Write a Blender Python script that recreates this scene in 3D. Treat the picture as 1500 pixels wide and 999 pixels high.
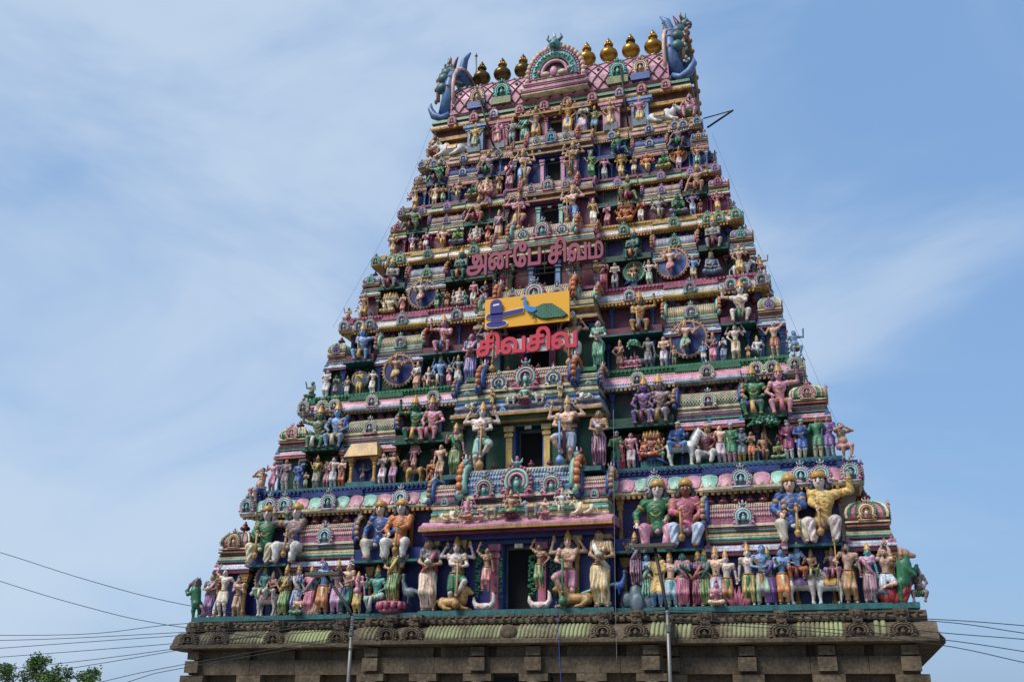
import bpy, math, random
import numpy as np
from mathutils import Vector, Matrix
random.seed(7); rng = np.random.default_rng(7)
for o in list(bpy.data.objects): bpy.data.objects.remove(o)
SC = bpy.context.scene; COL = SC.collection
R = math.radians
# ------------------------------------------------------------------ camera
FPX, YAW, PITCH, ROLL = 1484.14, R(-18.014), R(20.769), R(.761)
CAM = np.array([11.563, -36.507, 1.6])
_cy, _sy, _cp, _sp = math.cos(YAW), math.sin(YAW), math.cos(PITCH), math.sin(PITCH)
FW = np.array([_sy*_cp, _cy*_cp, _sp]); _r = np.array([_cy, -_sy, 0]); _u = np.cross(_r, FW)
RT = math.cos(ROLL)*_r + math.sin(ROLL)*_u; UP = math.cos(ROLL)*_u - math.sin(ROLL)*_r
cd = bpy.data.cameras.new('camera'); cam = bpy.data.objects.new('camera', cd); COL.objects.link(cam)
cd.sensor_width = 36; cd.lens = FPX*36/1500; cd.clip_end = 6000; cd.clip_start = .1
m = Matrix(((RT[0], UP[0], -FW[0], CAM[0]), (RT[1], UP[1], -FW[1], CAM[1]), (RT[2], UP[2], -FW[2], CAM[2]), (0, 0, 0, 1)))
cam.matrix_world = m; SC.camera = cam
# ------------------------------------------------------------------ sky and sun
SUN_EL, SUN_AZ = R(52), R(-38)            # sun in front of the facade, on the tree side
wd = bpy.data.worlds.new('World'); SC.world = wd; wd.use_nodes = True
nt = wd.node_tree; N = nt.nodes; Lk = nt.links; N.clear()
def nn(t, **k):
    n = N.new(t)
    for a, b in k.items(): setattr(n, a, b)
    return n
out = nn('ShaderNodeOutputWorld'); bg = nn('ShaderNodeBackground'); sky = nn('ShaderNodeTexSky', sky_type='NISHITA', sun_disc=False)
sky.sun_elevation = SUN_EL; sky.sun_rotation = math.pi + SUN_AZ; sky.air_density = 1.3; sky.dust_density = 1.5; sky.ozone_density = 1.6
tc = nn('ShaderNodeTexCoord'); mp = nn('ShaderNodeMapping'); mp.inputs['Scale'].default_value = (1, 1, 2.1); mp.inputs['Rotation'].default_value = (0, R(18), R(20))
n1 = nn('ShaderNodeTexNoise'); n1.inputs['Scale'].default_value = 2.3; n1.inputs['Detail'].default_value = 5; n1.inputs['Roughness'].default_value = .52; n1.inputs['Distortion'].default_value = .5
ramp = nn('ShaderNodeValToRGB'); ramp.color_ramp.elements[0].position = .36; ramp.color_ramp.elements[1].position = .70
ramp.color_ramp.elements[0].color = (.10, .10, .10, 1); ramp.color_ramp.elements[1].color = (.85, .85, .85, 1); ramp.color_ramp.interpolation = 'EASE'
mx = nn('ShaderNodeMix', data_type='RGBA'); mx.inputs['B'].default_value = (2.15, 2.6, 3.2, 1)
hz = nn('ShaderNodeMix', data_type='RGBA'); hz.inputs['Factor'].default_value = .82; hz.inputs['B'].default_value = (.55, 1.2, 2.36, 1)
Lk.new(tc.outputs['Generated'], mp.inputs[0]); Lk.new(mp.outputs[0], n1.inputs['Vector']); dt = nn('ShaderNodeVectorMath', operation='DOT_PRODUCT'); dt.inputs[1].default_value = (-.95, .3, 0); Lk.new(tc.outputs['Generated'], dt.inputs[0])
ma = nn('ShaderNodeMath', operation='MULTIPLY_ADD'); ma.inputs[1].default_value = .42; ma.inputs[2].default_value = -.18; Lk.new(dt.outputs['Value'], ma.inputs[0])
mb = nn('ShaderNodeMath', operation='ADD'); Lk.new(ma.outputs[0], mb.inputs[0]); Lk.new(n1.outputs['Fac'], mb.inputs[1]); Lk.new(mb.outputs[0], ramp.inputs[0])
Lk.new(ramp.outputs[0], mx.inputs['Factor']); Lk.new(sky.outputs[0], hz.inputs['A']); Lk.new(hz.outputs['Result'], mx.inputs['A']); Lk.new(mx.outputs['Result'], bg.inputs[0]); Lk.new(bg.outputs[0], out.inputs[0])
bg.inputs[1].default_value = .15
sl = bpy.data.lights.new('sun', 'SUN'); so = bpy.data.objects.new('sun', sl); COL.objects.link(so)
sl.energy = 2.3; sl.angle = R(24); sl.color = (1, .95, .87)
sd = Vector((math.sin(SUN_AZ)*math.cos(SUN_EL), -math.cos(SUN_AZ)*math.cos(SUN_EL), math.sin(SUN_EL)))
so.rotation_euler = sd.to_track_quat('Z', 'Y').to_euler(); so.location = (-30, -30, 60)
SC.view_settings.view_transform = 'Standard'; SC.view_settings.look = 'None'; SC.view_settings.gamma = 1; SC.view_settings.exposure = .82
SC.view_settings.use_curve_mapping = False

# ------------------------------------------------------------------ pixels of the photograph to points
def px2x(px, y, z):                        # the x whose point (x, y, z) shows at column px
    k = (px-749.5)/FPX; d = np.array([0, y-CAM[1], z-CAM[2]])
    a = RT - k*FW
    return CAM[0] - (d@a)/a[0]
def ray(px, py): return FW + RT*(px-749.5)/FPX - UP*(py-499.5)/FPX
def at_y(px, py, y):
    d = ray(px, py); return CAM + d*(y-CAM[1])/d[1]
def z_of(py, x, y):                        # the z whose point (x, y, z) shows at row py
    k = (499.5-py)/FPX; d = np.array([x-CAM[0], y-CAM[1], -CAM[2]]); a = UP - k*FW
    return -(d@a)/a[2]

# ------------------------------------------------------------------ materials
def lin(c): return tuple(((v/255)/12.92 if v <= 10 else (((v/255)+.055)/1.055)**2.4) for v in c)
PAL = dict(pink=(218,146,170), rose=(200,100,128), maroon=(112,34,58), magenta=(142,44,98), purple=(118,78,152), lilac=(186,158,200), blue=(44,88,160), navy=(20,40,122),
  sky=(112,160,214), paleblue=(184,204,226), teal=(34,112,112), turquoise=(78,172,166), mint=(142,204,182), green=(36,124,80), dgreen=(14,78,54), olive=(122,134,72), lime=(110,170,60),
  gold=(205,152,44), ochre=(190,142,62), cream=(228,212,172), white=(228,226,220), grey=(146,150,150), red=(190,44,48), orange=(214,122,60), terracotta=(164,86,62), brown=(110,66,48),
  flesh=(214,164,134), peach=(230,184,158), pale=(222,204,196), black=(22,18,20), yellow=(224,184,92), tan=(184,140,104), slate=(96,116,128), crimson=(150,30,52), violet=(92,62,140), ivory=(222,212,190), mossgreen=(96,128,92), dusk=(140,116,124))
MATS = {}
def new_mat(name):
    m = bpy.data.materials.new(name); m.use_nodes = True; t = m.node_tree; b = t.nodes['Principled BSDF']; return m, t, b
def link_noise(t, scale, detail=3, coord='Position'):
    g = t.nodes.new('ShaderNodeNewGeometry'); n = t.nodes.new('ShaderNodeTexNoise'); n.inputs['Scale'].default_value = scale; n.inputs['Detail'].default_value = detail
    t.links.new(g.outputs['Position'], n.inputs['Vector']); return n
def paint(key, rough=.5, metal=0, deco=None, cloth=None):
    """weathered wall paint; deco adds a small stencilled block pattern in a second colour, cloth a striped one that follows the figure"""
    k = (key, rough, metal, deco, cloth)
    if k in MATS: return MATS[k]
    def dusty(q):
        c = lin(PAL[q]) if isinstance(q, str) else lin(q); g_ = .3*c[0]+.55*c[1]+.15*c[2]; return tuple((v*.88+g_*.12)*.97+.006 for v in c)
    c = dusty(key); m, t, b = new_mat('paint ' + (key if isinstance(key, str) else 'mix')); nw = t.nodes.new; lk = t.links.new
    def mix(fac, A, B, mode='MIX'):
        x = nw('ShaderNodeMix'); x.data_type = 'RGBA'; x.blend_type = mode
        for sck, v in (('Factor', fac), ('A', A), ('B', B)):
            if isinstance(v, (float, int)): x.inputs[sck].default_value = v
            elif isinstance(v, tuple): x.inputs[sck].default_value = v if len(v) == 4 else v+(1,)
            else: lk(v, x.inputs[sck])
        return x.outputs['Result']
    def ramp_(src, p0, c0, p1, c1):
        r = nw('ShaderNodeValToRGB'); e = r.color_ramp.elements; e[0].position = p0; e[0].color = tuple(c0)+(1,); e[1].position = p1; e[1].color = tuple(c1)+(1,); lk(src, r.inputs[0]); return r.outputs[0]
    n = link_noise(t, 1.7, 5); n2 = link_noise(t, 16, 5)
    col = ramp_(n.outputs['Fac'], .28, [v*.60+.004 for v in c], .72, [min(1, v*1.12) for v in c]); bumpsrc = n2.outputs['Fac']
    if deco:
        g = nw('ShaderNodeNewGeometry'); sx = nw('ShaderNodeSeparateXYZ'); lk(g.outputs['Position'], sx.inputs[0]); ad = nw('ShaderNodeMath'); lk(sx.outputs[0], ad.inputs[0]); lk(sx.outputs[1], ad.inputs[1]); cb = nw('ShaderNodeCombineXYZ'); lk(ad.outputs[0], cb.inputs[0]); lk(sx.outputs[2], cb.inputs[1])
        br = nw('ShaderNodeTexBrick'); lk(cb.outputs[0], br.inputs['Vector']); br.inputs['Scale'].default_value = 1; br.inputs['Brick Width'].default_value = .21; br.inputs['Row Height'].default_value = .10; br.inputs['Mortar Size'].default_value = .013; br.inputs['Mortar Smooth'].default_value = .3; br.inputs['Bias'].default_value = -.1
        d = dusty(deco); br.inputs['Color1'].default_value = c+(1,); br.inputs['Color2'].default_value = d+(1,); br.inputs['Mortar'].default_value = tuple(v*.25 for v in c)+(1,)  # dark joint lines paint in the shade of carved relief
        col = mix(.62, col, br.outputs['Color'])
        bumpsrc = nw('ShaderNodeMath'); bumpsrc.operation = 'SUBTRACT'; lk(n2.outputs['Fac'], bumpsrc.inputs[0]); lk(br.outputs['Fac'], bumpsrc.inputs[1]); bumpsrc = bumpsrc.outputs[0]
    if cloth:
        tcn = nw('ShaderNodeTexCoord'); oi = nw('ShaderNodeObjectInfo'); wv = nw('ShaderNodeTexWave'); wv.wave_type = 'BANDS'; wv.bands_direction = 'X'; wv.inputs['Scale'].default_value = 7; wv.inputs['Distortion'].default_value = 5; wv.inputs['Detail'].default_value = 2; lk(tcn.outputs['Object'], wv.inputs['Vector']); ph = nw('ShaderNodeMath'); ph.operation = 'MULTIPLY'; ph.inputs[1].default_value = 20; lk(oi.outputs['Random'], ph.inputs[0]); lk(ph.outputs[0], wv.inputs['Phase Offset'])
        d = dusty(cloth); col = mix(ramp_(wv.outputs['Fac'], .74, (0, 0, 0), .86, (.75, .75, .75)), col, d)
    # soot, algae and rain streaks
    col = mix(.55, col, ramp_(n2.outputs['Fac'], .32, (.38, .35, .31), .50, (1, 1, 1)), 'MULTIPLY')
    g = nw('ShaderNodeNewGeometry'); mp = nw('ShaderNodeMapping'); mp.inputs['Scale'].default_value = (2.6, 2.6, .34); n3 = nw('ShaderNodeTexNoise'); n3.inputs['Scale'].default_value = 1.6; n3.inputs['Detail'].default_value = 7; n3.inputs['Roughness'].default_value = .65; lk(g.outputs['Position'], mp.inputs[0]); lk(mp.outputs[0], n3.inputs['Vector'])
    col = mix(.6, col, ramp_(n3.outputs['Fac'], .36, (.34, .33, .30), .56, (1, 1, 1)), 'MULTIPLY')
    lk(col, b.inputs['Base Color'])
    bp = nw('ShaderNodeBump'); bp.inputs['Strength'].default_value = .45; bp.inputs['Distance'].default_value = .03; lk(bumpsrc, bp.inputs['Height']); lk(bp.outputs[0], b.inputs['Normal'])
    b.inputs['Roughness'].default_value = rough-.06; b.inputs['Metallic'].default_value = metal; b.inputs['Specular IOR Level'].default_value = .45
    MATS[k] = m; return m
def plain(name, rgb, rough=.6, metal=0):
    if name in MATS: return MATS[name]
    m, t, b = new_mat(name); b.inputs['Base Color'].default_value = lin(rgb)+(1,); b.inputs['Roughness'].default_value = rough; b.inputs['Metallic'].default_value = metal
    MATS[name] = m; return m
def granite(name, c0, c1, c2, streak=False):
    if name in MATS: return MATS[name]
    m, t, b = new_mat(name); n = link_noise(t, 1.1, 7); n2 = link_noise(t, 9, 6); r = t.nodes.new('ShaderNodeValToRGB'); e = r.color_ramp.elements
    e[0].position = .3; e[0].color = lin(c0)+(1,); e[1].position = .72; e[1].color = lin(c2)+(1,); k = e.new(.5); k.color = lin(c1)+(1,)
    mt = t.nodes.new('ShaderNodeMath'); mt.operation = 'MULTIPLY_ADD'; mt.inputs[1].default_value = .5; t.links.new(n2.outputs['Fac'], mt.inputs[0]); m2 = t.nodes.new('ShaderNodeMath'); m2.operation = 'MULTIPLY'; m2.inputs[1].default_value = .55
    t.links.new(n.outputs['Fac'], m2.inputs[0]); t.links.new(m2.outputs[0], mt.inputs[2]); t.links.new(mt.outputs[0], r.inputs[0]); col = r.outputs[0]
    if streak:
        g = t.nodes.new('ShaderNodeNewGeometry'); mp = t.nodes.new('ShaderNodeMapping'); mp.inputs['Scale'].default_value = (.8, 1, .35); n3 = t.nodes.new('ShaderNodeTexNoise'); n3.inputs['Scale'].default_value = .9; n3.inputs['Detail'].default_value = 6
        t.links.new(g.outputs['Position'], mp.inputs[0]); t.links.new(mp.outputs[0], n3.inputs['Vector']); r3 = t.nodes.new('ShaderNodeValToRGB'); r3.color_ramp.elements[0].position = .42; r3.color_ramp.elements[1].position = .62
        x = t.nodes.new('ShaderNodeMix'); x.data_type = 'RGBA'; x.inputs['B'].default_value = lin((142, 150, 104))+(1,); t.links.new(n3.outputs['Fac'], r3.inputs[0]); t.links.new(r3.outputs[0], x.inputs['Factor']); t.links.new(col, x.inputs['A']); col = x.outputs['Result']
    t.links.new(col, b.inputs['Base Color']); b.inputs['Roughness'].default_value = .85
    bp = t.nodes.new('ShaderNodeBump'); bp.inputs['Strength'].default_value = .6; bp.inputs['Distance'].default_value = .04; t.links.new(n2.outputs['Fac'], bp.inputs['Height']); t.links.new(bp.outputs[0], b.inputs['Normal'])
    MATS[name] = m; return m
STONE = granite('granite', (40, 33, 25), (76, 64, 49), (114, 100, 78)); LICHEN = granite('lichened granite', (58, 52, 38), (92, 86, 64), (136, 130, 102), True)
DARK = plain('painted interior shade', (14, 13, 14), .9)  # near-black colour stands in for the shade inside the openings
EYEW = plain('eye white', (230, 228, 222)); EYEB = plain('eye black', (18, 14, 14)); LIP = plain('lip red', (150, 50, 50))
GOLD = paint('gold', .42); BRASS = plain('polished brass', (158, 114, 46), .34, .95); HAIR = plain('hair black', (15, 13, 13), .62); METAL = plain('galvanised steel', (120, 118, 112), .5, .6); IRON = plain('dark iron', (44, 38, 36), .6, .3)
P = paint
BRASS_DK = plain('darker brass', (88, 70, 38), .34, .9)  # darker, browner brass for some finial parts
DP = lambda c, d: paint(c, .5, 0, d)

# ------------------------------------------------------------------ mesh collector
class MB:
    def __init__(s): s.v = []; s.f = []; s.m = []; s.n = 0
    def add(s, v, f, mi=0):
        v = np.asarray(v, float); s.v.append(v); n = s.n
        s.f += [tuple(int(i)+n for i in q) for q in f]; s.m += [mi]*len(f); s.n += len(v); return s
    def box(s, x0, x1, y0, y1, z0, z1, mi=0):
        v = [(x, y, z) for z in (z0, z1) for y in (y0, y1) for x in (x0, x1)]
        return s.add(v, [(0,2,3,1), (4,5,7,6), (0,1,5,4), (2,6,7,3), (0,4,6,2), (1,3,7,5)], mi)
    def prism(s, prof, x0, x1, mi=0):      # (y, z) outline drawn out along x
        n = len(prof); v = [(x0, y, z) for y, z in prof] + [(x1, y, z) for y, z in prof]
        return s.add(v, [(i, (i+1) % n, n+(i+1) % n, n+i) for i in range(n)] + [tuple(range(n))[::-1], tuple(range(n, 2*n))], mi)
    def lathe(s, prof, c=(0, 0, 0), seg=10, mi=0, sc=(1, 1)):
        k = len(prof); a = np.arange(seg)*2*math.pi/seg; v = []
        for r, z in prof: v += [(c[0]+r*math.cos(t)*sc[0], c[1]+r*math.sin(t)*sc[1], c[2]+z) for t in a]
        f = [(i*seg+j, i*seg+(j+1) % seg, (i+1)*seg+(j+1) % seg, (i+1)*seg+j) for i in range(k-1) for j in range(seg)]
        f += [tuple(range(seg))[::-1], tuple(range((k-1)*seg, k*seg))]
        return s.add(v, f, mi)
    def tube(s, pts, r, seg=6, mi=0, closed=False):
        p = np.asarray(pts, float); n = len(p); r = np.full(n, r) if np.isscalar(r) else np.asarray(r, float)
        t = np.gradient(p, axis=0) if not closed else np.roll(p, -1, 0)-np.roll(p, 1, 0)
        t /= np.linalg.norm(t, axis=1)[:, None]+1e-12; ref = np.array([.31, .17, .93]) if abs(t[0, 2]) < .9 else np.array([1., .2, 0])
        v = []; u0 = None
        for i in range(n):
            a = np.cross(t[i], ref) if u0 is None else u0-t[i]*(u0@t[i]); a /= np.linalg.norm(a)+1e-12; u0 = a; b = np.cross(t[i], a)
            for j in range(seg):
                q = 2*math.pi*j/seg; v.append(p[i]+r[i]*(math.cos(q)*a+math.sin(q)*b))
        f = [(i*seg+j, i*seg+(j+1) % seg, ((i+1) % n)*seg+(j+1) % seg, ((i+1) % n)*seg+j) for i in range(n if closed else n-1) for j in range(seg)]
        if not closed: f += [tuple(range(seg))[::-1], tuple(range((n-1)*seg, n*seg))]
        return s.add(v, f, mi)
    def ball(s, c, r, mi=0, seg=7, rings=5):
        r = (r, r, r) if np.isscalar(r) else r; v = [(c[0], c[1], c[2]-r[2])]
        for i in range(1, rings):
            a = -math.pi/2+math.pi*i/rings
            v += [(c[0]+r[0]*math.cos(a)*math.cos(2*math.pi*j/seg), c[1]+r[1]*math.cos(a)*math.sin(2*math.pi*j/seg), c[2]+r[2]*math.sin(a)) for j in range(seg)]
        v.append((c[0], c[1], c[2]+r[2])); e = len(v)-1
        f = [(0, 1+(j+1) % seg, 1+j) for j in range(seg)] + [(1+i*seg+j, 1+i*seg+(j+1) % seg, 1+(i+1)*seg+(j+1) % seg, 1+(i+1)*seg+j) for i in range(rings-2) for j in range(seg)]
        f += [(e, 1+(rings-2)*seg+j, 1+(rings-2)*seg+(j+1) % seg) for j in range(seg)]
        return s.add(v, f, mi)
    def ringloft(s, prof, W, Y, YC, mi=0, rx=1):   # (inset, z) outline carried round the rectangle of a storey
        v = []
        for d, z in prof:
            w = W-d*rx; y0 = Y+d; y1 = 2*YC-Y-d; v += [(-w, y0, z), (w, y0, z), (w, y1, z), (-w, y1, z)]
        k = len(prof); f = [(i*4+j, i*4+(j+1) % 4, (i+1)*4+(j+1) % 4, (i+1)*4+j) for i in range(k-1) for j in range(4)]
        f += [(3, 2, 1, 0), tuple(range((k-1)*4, k*4))]
        return s.add(v, f, mi)
    def mesh(s, name, smooth=False):
        me = bpy.data.meshes.new(name); me.from_pydata(np.concatenate(s.v).tolist() if s.v else [], [], s.f)
        if any(s.m): me.polygons.foreach_set('material_index', s.m)
        if smooth: me.polygons.foreach_set('use_smooth', [True]*len(s.f))
        me.update(); return me
def put(name, me, mats, parent=None, loc=(0, 0, 0), rz=0, sc=None):
    o = bpy.data.objects.new(name, me); COL.objects.link(o)
    if mats is not None:
        mats = mats if isinstance(mats, (list, tuple)) else [mats]
        while len(me.materials) < len(mats): me.materials.append(None)
        for i, mm in enumerate(mats): o.material_slots[i].link = 'OBJECT'; o.material_slots[i].material = mm
    o.location = loc; o.rotation_euler = (0, 0, rz)
    if sc is not None: o.scale = (sc, sc, sc) if np.isscalar(sc) else sc
    if parent: o.parent = parent
    return o
def empty(name, loc=(0, 0, 0), rz=0, sc=1, parent=None):
    o = bpy.data.objects.new(name, None); COL.objects.link(o); o.location = loc; o.rotation_euler = (0, 0, rz); o.scale = (sc, sc, sc); o.empty_display_size = .2
    if parent: o.parent = parent
    return o
def tag(o, label, cat, group=None):
    o['label'] = label; o['category'] = cat
    if group: o['group'] = group
    return o
# ------------------------------------------------------------------ sculpted bodies: blended distance fields turned into one skin
def surfnet(F, org, res):
    s = F < 0; nx, ny, nz = F.shape; cs = [(a, b, c) for a in (0, 1) for b in (0, 1) for c in (0, 1)]
    sl_ = lambda A, c: A[c[0]:nx-1+c[0], c[1]:ny-1+c[1], c[2]:nz-1+c[2]]
    cnt = sum(sl_(s, c).astype(np.int8) for c in cs); act = (cnt > 0) & (cnt < 8)
    idx = np.full(act.shape, -1, np.int64); ii = np.argwhere(act); idx[act] = np.arange(len(ii))
    fv = {c: sl_(F, c)[act] for c in cs}; ps = np.zeros((len(ii), 3)); pc = np.zeros(len(ii))
    for a in cs:
        for ax in range(3):
            if a[ax]: continue
            b = list(a); b[ax] = 1; b = tuple(b); fa, fb = fv[a], fv[b]; cr = (fa < 0) != (fb < 0)
            t = np.where(cr, fa/np.where(cr, fa-fb, 1), 0); q = np.repeat(np.array(a, float)[None], len(ii), 0); q[:, ax] += t
            ps += q*cr[:, None]; pc += cr
    V = (ii+ps/np.maximum(pc, 1)[:, None])*res+org; faces = []
    for ax in range(3):
        a, b = [(1, 2), (2, 0), (0, 1)][ax]
        s0 = np.take(s, range(F.shape[ax]-1), ax); s1 = np.take(s, range(1, F.shape[ax]), ax); e = np.argwhere(s0 != s1)
        e = e[(e[:, a] > 0) & (e[:, b] > 0) & (e[:, a] < F.shape[a]-1) & (e[:, b] < F.shape[b]-1)]
        inside = s[tuple(e.T)]; o1 = np.zeros(3, int); o1[a] = 1; o2 = np.zeros(3, int); o2[b] = 1
        q = np.stack([idx[tuple((e-o1-o2).T)], idx[tuple((e-o2).T)], idx[tuple(e.T)], idx[tuple((e-o1).T)]], 1)
        q[~inside] = q[~inside][:, ::-1]; faces.append(q)
    return V, np.concatenate(faces)
def sculpt(prims, res=.016, k=.02):
    # ('c', p0, r0, p1, r1) a tapered limb, ('e', centre, radii) an ellipsoid
    lo = np.full(3, 9.); hi = np.full(3, -9.); bx = []
    for p in prims:
        if p[0] == 'c': a = np.minimum(np.array(p[1])-p[2], np.array(p[3])-p[4]); b = np.maximum(np.array(p[1])+p[2], np.array(p[3])+p[4])
        else: a = np.array(p[1])-p[2]; b = np.array(p[1])+p[2]
        bx.append((a, b)); lo = np.minimum(lo, a); hi = np.maximum(hi, b)
    lo = lo-2.5*res; n = np.ceil((hi-lo)/res).astype(int)+4; F = np.full(n, .5, np.float32)
    for p, (a, b) in zip(prims, bx):
        i0 = np.maximum(((a-lo)/res-k/res*1.2-2).astype(int), 0); i1 = np.minimum(((b-lo)/res+k/res*1.2+3).astype(int), n)
        g = [lo[j]+np.arange(i0[j], i1[j])*res for j in range(3)]; X, Yy, Z = g[0][:, None, None], g[1][None, :, None], g[2][None, None, :]
        if p[0] == 'c':
            A = np.array(p[1]); B = np.array(p[3])-A; L2 = B@B+1e-9
            t = np.clip(((X-A[0])*B[0]+(Yy-A[1])*B[1]+(Z-A[2])*B[2])/L2, 0, 1)
            d = np.sqrt((X-A[0]-t*B[0])**2+(Yy-A[1]-t*B[1])**2+(Z-A[2]-t*B[2])**2)-(p[2]+t*(p[4]-p[2]))
        else:
            c, r = p[1], p[2]; d = (np.sqrt(((X-c[0])/r[0])**2+((Yy-c[1])/r[1])**2+((Z-c[2])/r[2])**2)-1)*min(r)
        S = F[i0[0]:i1[0], i0[1]:i1[1], i0[2]:i1[2]]; h = np.clip(.5+.5*(S-d)/k, 0, 1); S[...] = S*(1-h)+d*h-k*h*(1-h)
    return surfnet(F, lo, res)
def V3(*a): return np.array(a if len(a) > 1 else a[0], float)
def ik(a, t, l1, l2, pole):
    d = t-a; L = np.linalg.norm(d); mxl = (l1+l2)*.995
    if L > mxl: t = a+d*mxl/L; d = t-a; L = mxl
    L = max(L, abs(l1-l2)*1.05+.01); x = (l1*l1-l2*l2+L*L)/(2*L); h = math.sqrt(max(l1*l1-x*x, 0)); u = d/(np.linalg.norm(d)+1e-9)
    p = np.array(pole, float); p = p-u*(p@u); p /= np.linalg.norm(p)+1e-9
    return a+u*x+p*h, t
# hands: targets in body heights, +x to the statue's left (viewer's right), facing -y
AR = dict(down=((.17, -.01, .50), (.6, .8, 0)), anj=((.015, -.13, .72), (.7, .2, -1)), bless=((.15, -.13, .80), (.6, .3, -1)), hip=((.115, -.03, .58), (1, .3, 0)), hold=((.05, -.13, .62), (.8, .3, -.6)),
  raise_=((.15, -.04, 1.05), (1, .2, 0)), over=((.012, -.02, 1.13), (1, 0, 0)), up4=((.20, -.02, .93), (1, .2, -.4)), up4b=((.235, .02, .80), (1, .2, -.6)), reach=((.26, -.13, .70), (.2, .4, -1)), staff=((.19, -.12, .68), (.8, .4, -.6)), out=((.30, -.02, .80), (.3, .3, -1)))
def pose(**k): return k
ST = dict(hip=(0, 0, .5), fl=((-.06, 0, .03), (-.1, -1, 0)), fr=((.06, 0, .03), (.1, -1, 0)))
SI = dict(hip=(0, .12, .235), fl=((-.105, -.10, .03), (-.5, -1, .6)), fr=((.105, -.10, .03), (.5, -1, .6)), ll=(.225, .185))
LO = dict(hip=(0, .02, .085), fl=((.07, -.15, .045), (-1, -.35, .1)), fr=((-.07, -.16, .055), (1, -.35, .1)))
LA = dict(hip=(0, .06, .30), fl=((.05, -.10, .27), (-1, -.4, .2)), fr=((.06, -.10, .03), (.3, -1, .5)))
SP = dict(hip=(.02, .06, .27), fl=((-.26, -.16, .03), (-.5, -1, .6)), fr=((.12, -.10, .03), (.6, -1, .7)))
KN = dict(hip=(0, .02, .2), fl=((-.08, .12, .03), (0, -1, -.2)), fr=((.08, -.12, .03), (.2, -1, .8)))
DV = dict(hip=(-.02, 0, .5), fl=((-.08, .02, .03), (-.1, -1, 0)), fr=((.02, -.14, .22), (.9, -1, .1)))
DV2 = dict(hip=(-.03, 0, .48), fl=((-.06, 0, .03), (-.7, -1, 0)), fr=((-.12, -.10, .27), (1, -.6, .1)))
DG = dict(hip=(0, .05, .33), fl=((-.09, -.14, .07), (-.2, -1, .4)), fr=((.08, -.12, .03), (.2, -1, .4)))
RI = dict(hip=(0, 0, .27), fl=((-.12, -.14, .04), (-.6, -1, .6)), fr=((.14, -.10, .04), (.6, -1, .6)))
# kind: legs, left hand, right hand, further arms, dress, headgear, sex, extras
KIND = {}
def K(name, legs, l, r, extra=(), dress='dhoti', head='crown', sex='m', **kw): KIND[name] = dict(legs=legs, l=l, r=r, extra=extra, dress=dress, head=head, sex=sex, **kw)
K('man_fold', ST, 'anj', 'anj', head='bun'); K('man_down', ST, 'down', 'hip'); K('man_bless', ST, 'bless', 'down'); K('man_hold', ST, 'hold', 'hold', head='hair'); K('man_raise', ST, 'raise_', 'out', head='hair', dress='short')
K('man_over', DV2, 'over', 'over', head='hair', dress='short', beard=1); K('man4', ST, 'hip', 'bless', ('up4', 'up4')); K('man_staff', ST, 'down', 'staff', item='staff', beard=1, head='bun'); K('man_plain', ST, 'down', 'hold', head='hair'); K('man_bow', ST, 'reach', 'down', head='hair')
K('gana', ST, 'hip', 'hold', sex='g', dress='short'); K('boy', ST, 'anj', 'anj', head='hair', dress='short')
K('woman_down', ST, 'down', 'hold', sex='f', dress='sari', head='crown'); K('woman_hold', ST, 'hold', 'hold', sex='f', dress='sari', head='bunhair', item='pot'); K('woman_lotus', ST, 'down', 'bless', sex='f', dress='sari', head='crown'); K('woman_fold', ST, 'anj', 'anj', sex='f', dress='sari', head='bunhair'); K('woman4', ST, 'hold', 'bless', ('up4b', 'up4b'), sex='f', dress='sari')
K('river', ST, 'raise_', 'hip', sex='f', dress='dhoti', head='hair')
K('coat_down', ST, 'down', 'hold', dress='coat', head='turban'); K('coat_fold', ST, 'hold', 'hold', dress='coat', head='turban'); K('coat_reach', ST, 'hold', 'reach', dress='coat', head='turban'); K('coat_bare', ST, 'down', 'hold', dress='coat', head='hair'); K('coat_sit', SI, 'knee', 'knee', dress='coat', head='turban'); K('coat_ride', RI, 'hold', 'reach', dress='coat', head='turban')
K('king_knee', SI, 'knee', 'macetop', dress='tunic', head='lowcrown', item='mace', long=1, fine=1); K('king_raise', SI, 'sideraise', 'macetop', dress='tunic', head='lowcrown', item='mace', long=1, fine=1); K('king_lean', SI, 'sideknee', 'knee', dress='tunic', head='lowcrown', long=1, fine=1)
K('guard_knee', SI, 'knee', 'knee', dress='short', head='crown', long=1, fine=1, sash=1); K('guard_raise', SI, 'knee', 'sideraise', dress='short', head='crown', long=1, fine=1, sash=1); K('guard_mace', SI, 'sideraise', 'macetop', dress='short', head='crown', item='mace', long=1, fine=1, sash=1)
K('guard_cross', SI, 'crossknee', 'crossknee', dress='short', head='crown', fine=1, sash=1, beard=0); K('sprawl', SP, 'sideknee', 'sideraise', dress='short', head='crown', sash=1); K('squat', SP, 'sideraise', 'knee', dress='short', head='crown', sash=1)
K('lotus', LO, 'knee', 'knee', dress='dhoti'); K('lotus4', LO, 'knee', 'bless', ('up4s', 'up4s'), dress='dhoti'); K('lotusfold', LO, 'anj', 'anj', dress='dhoti', head='bun'); K('lalita', LA, 'knee', 'bless', dress='dhoti'); K('lalita4', LA, 'knee', 'bless', ('up4s', 'up4s'), dress='dhoti'); K('multi', LO, 'knee', 'bless', ('up4s', 'up4s', 'up4t', 'up4t'), heads=1); K('multistand', ST, 'down', 'bless', ('up4', 'up4'), heads=1)
K('ganesha', LO, 'knee', 'hold', ('up4s', 'up4s'), sex='e', dress='dhoti'); K('ganesha_stand', ST, 'hold', 'down', ('up4', 'up4'), sex='e', dress='dhoti')
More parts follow.
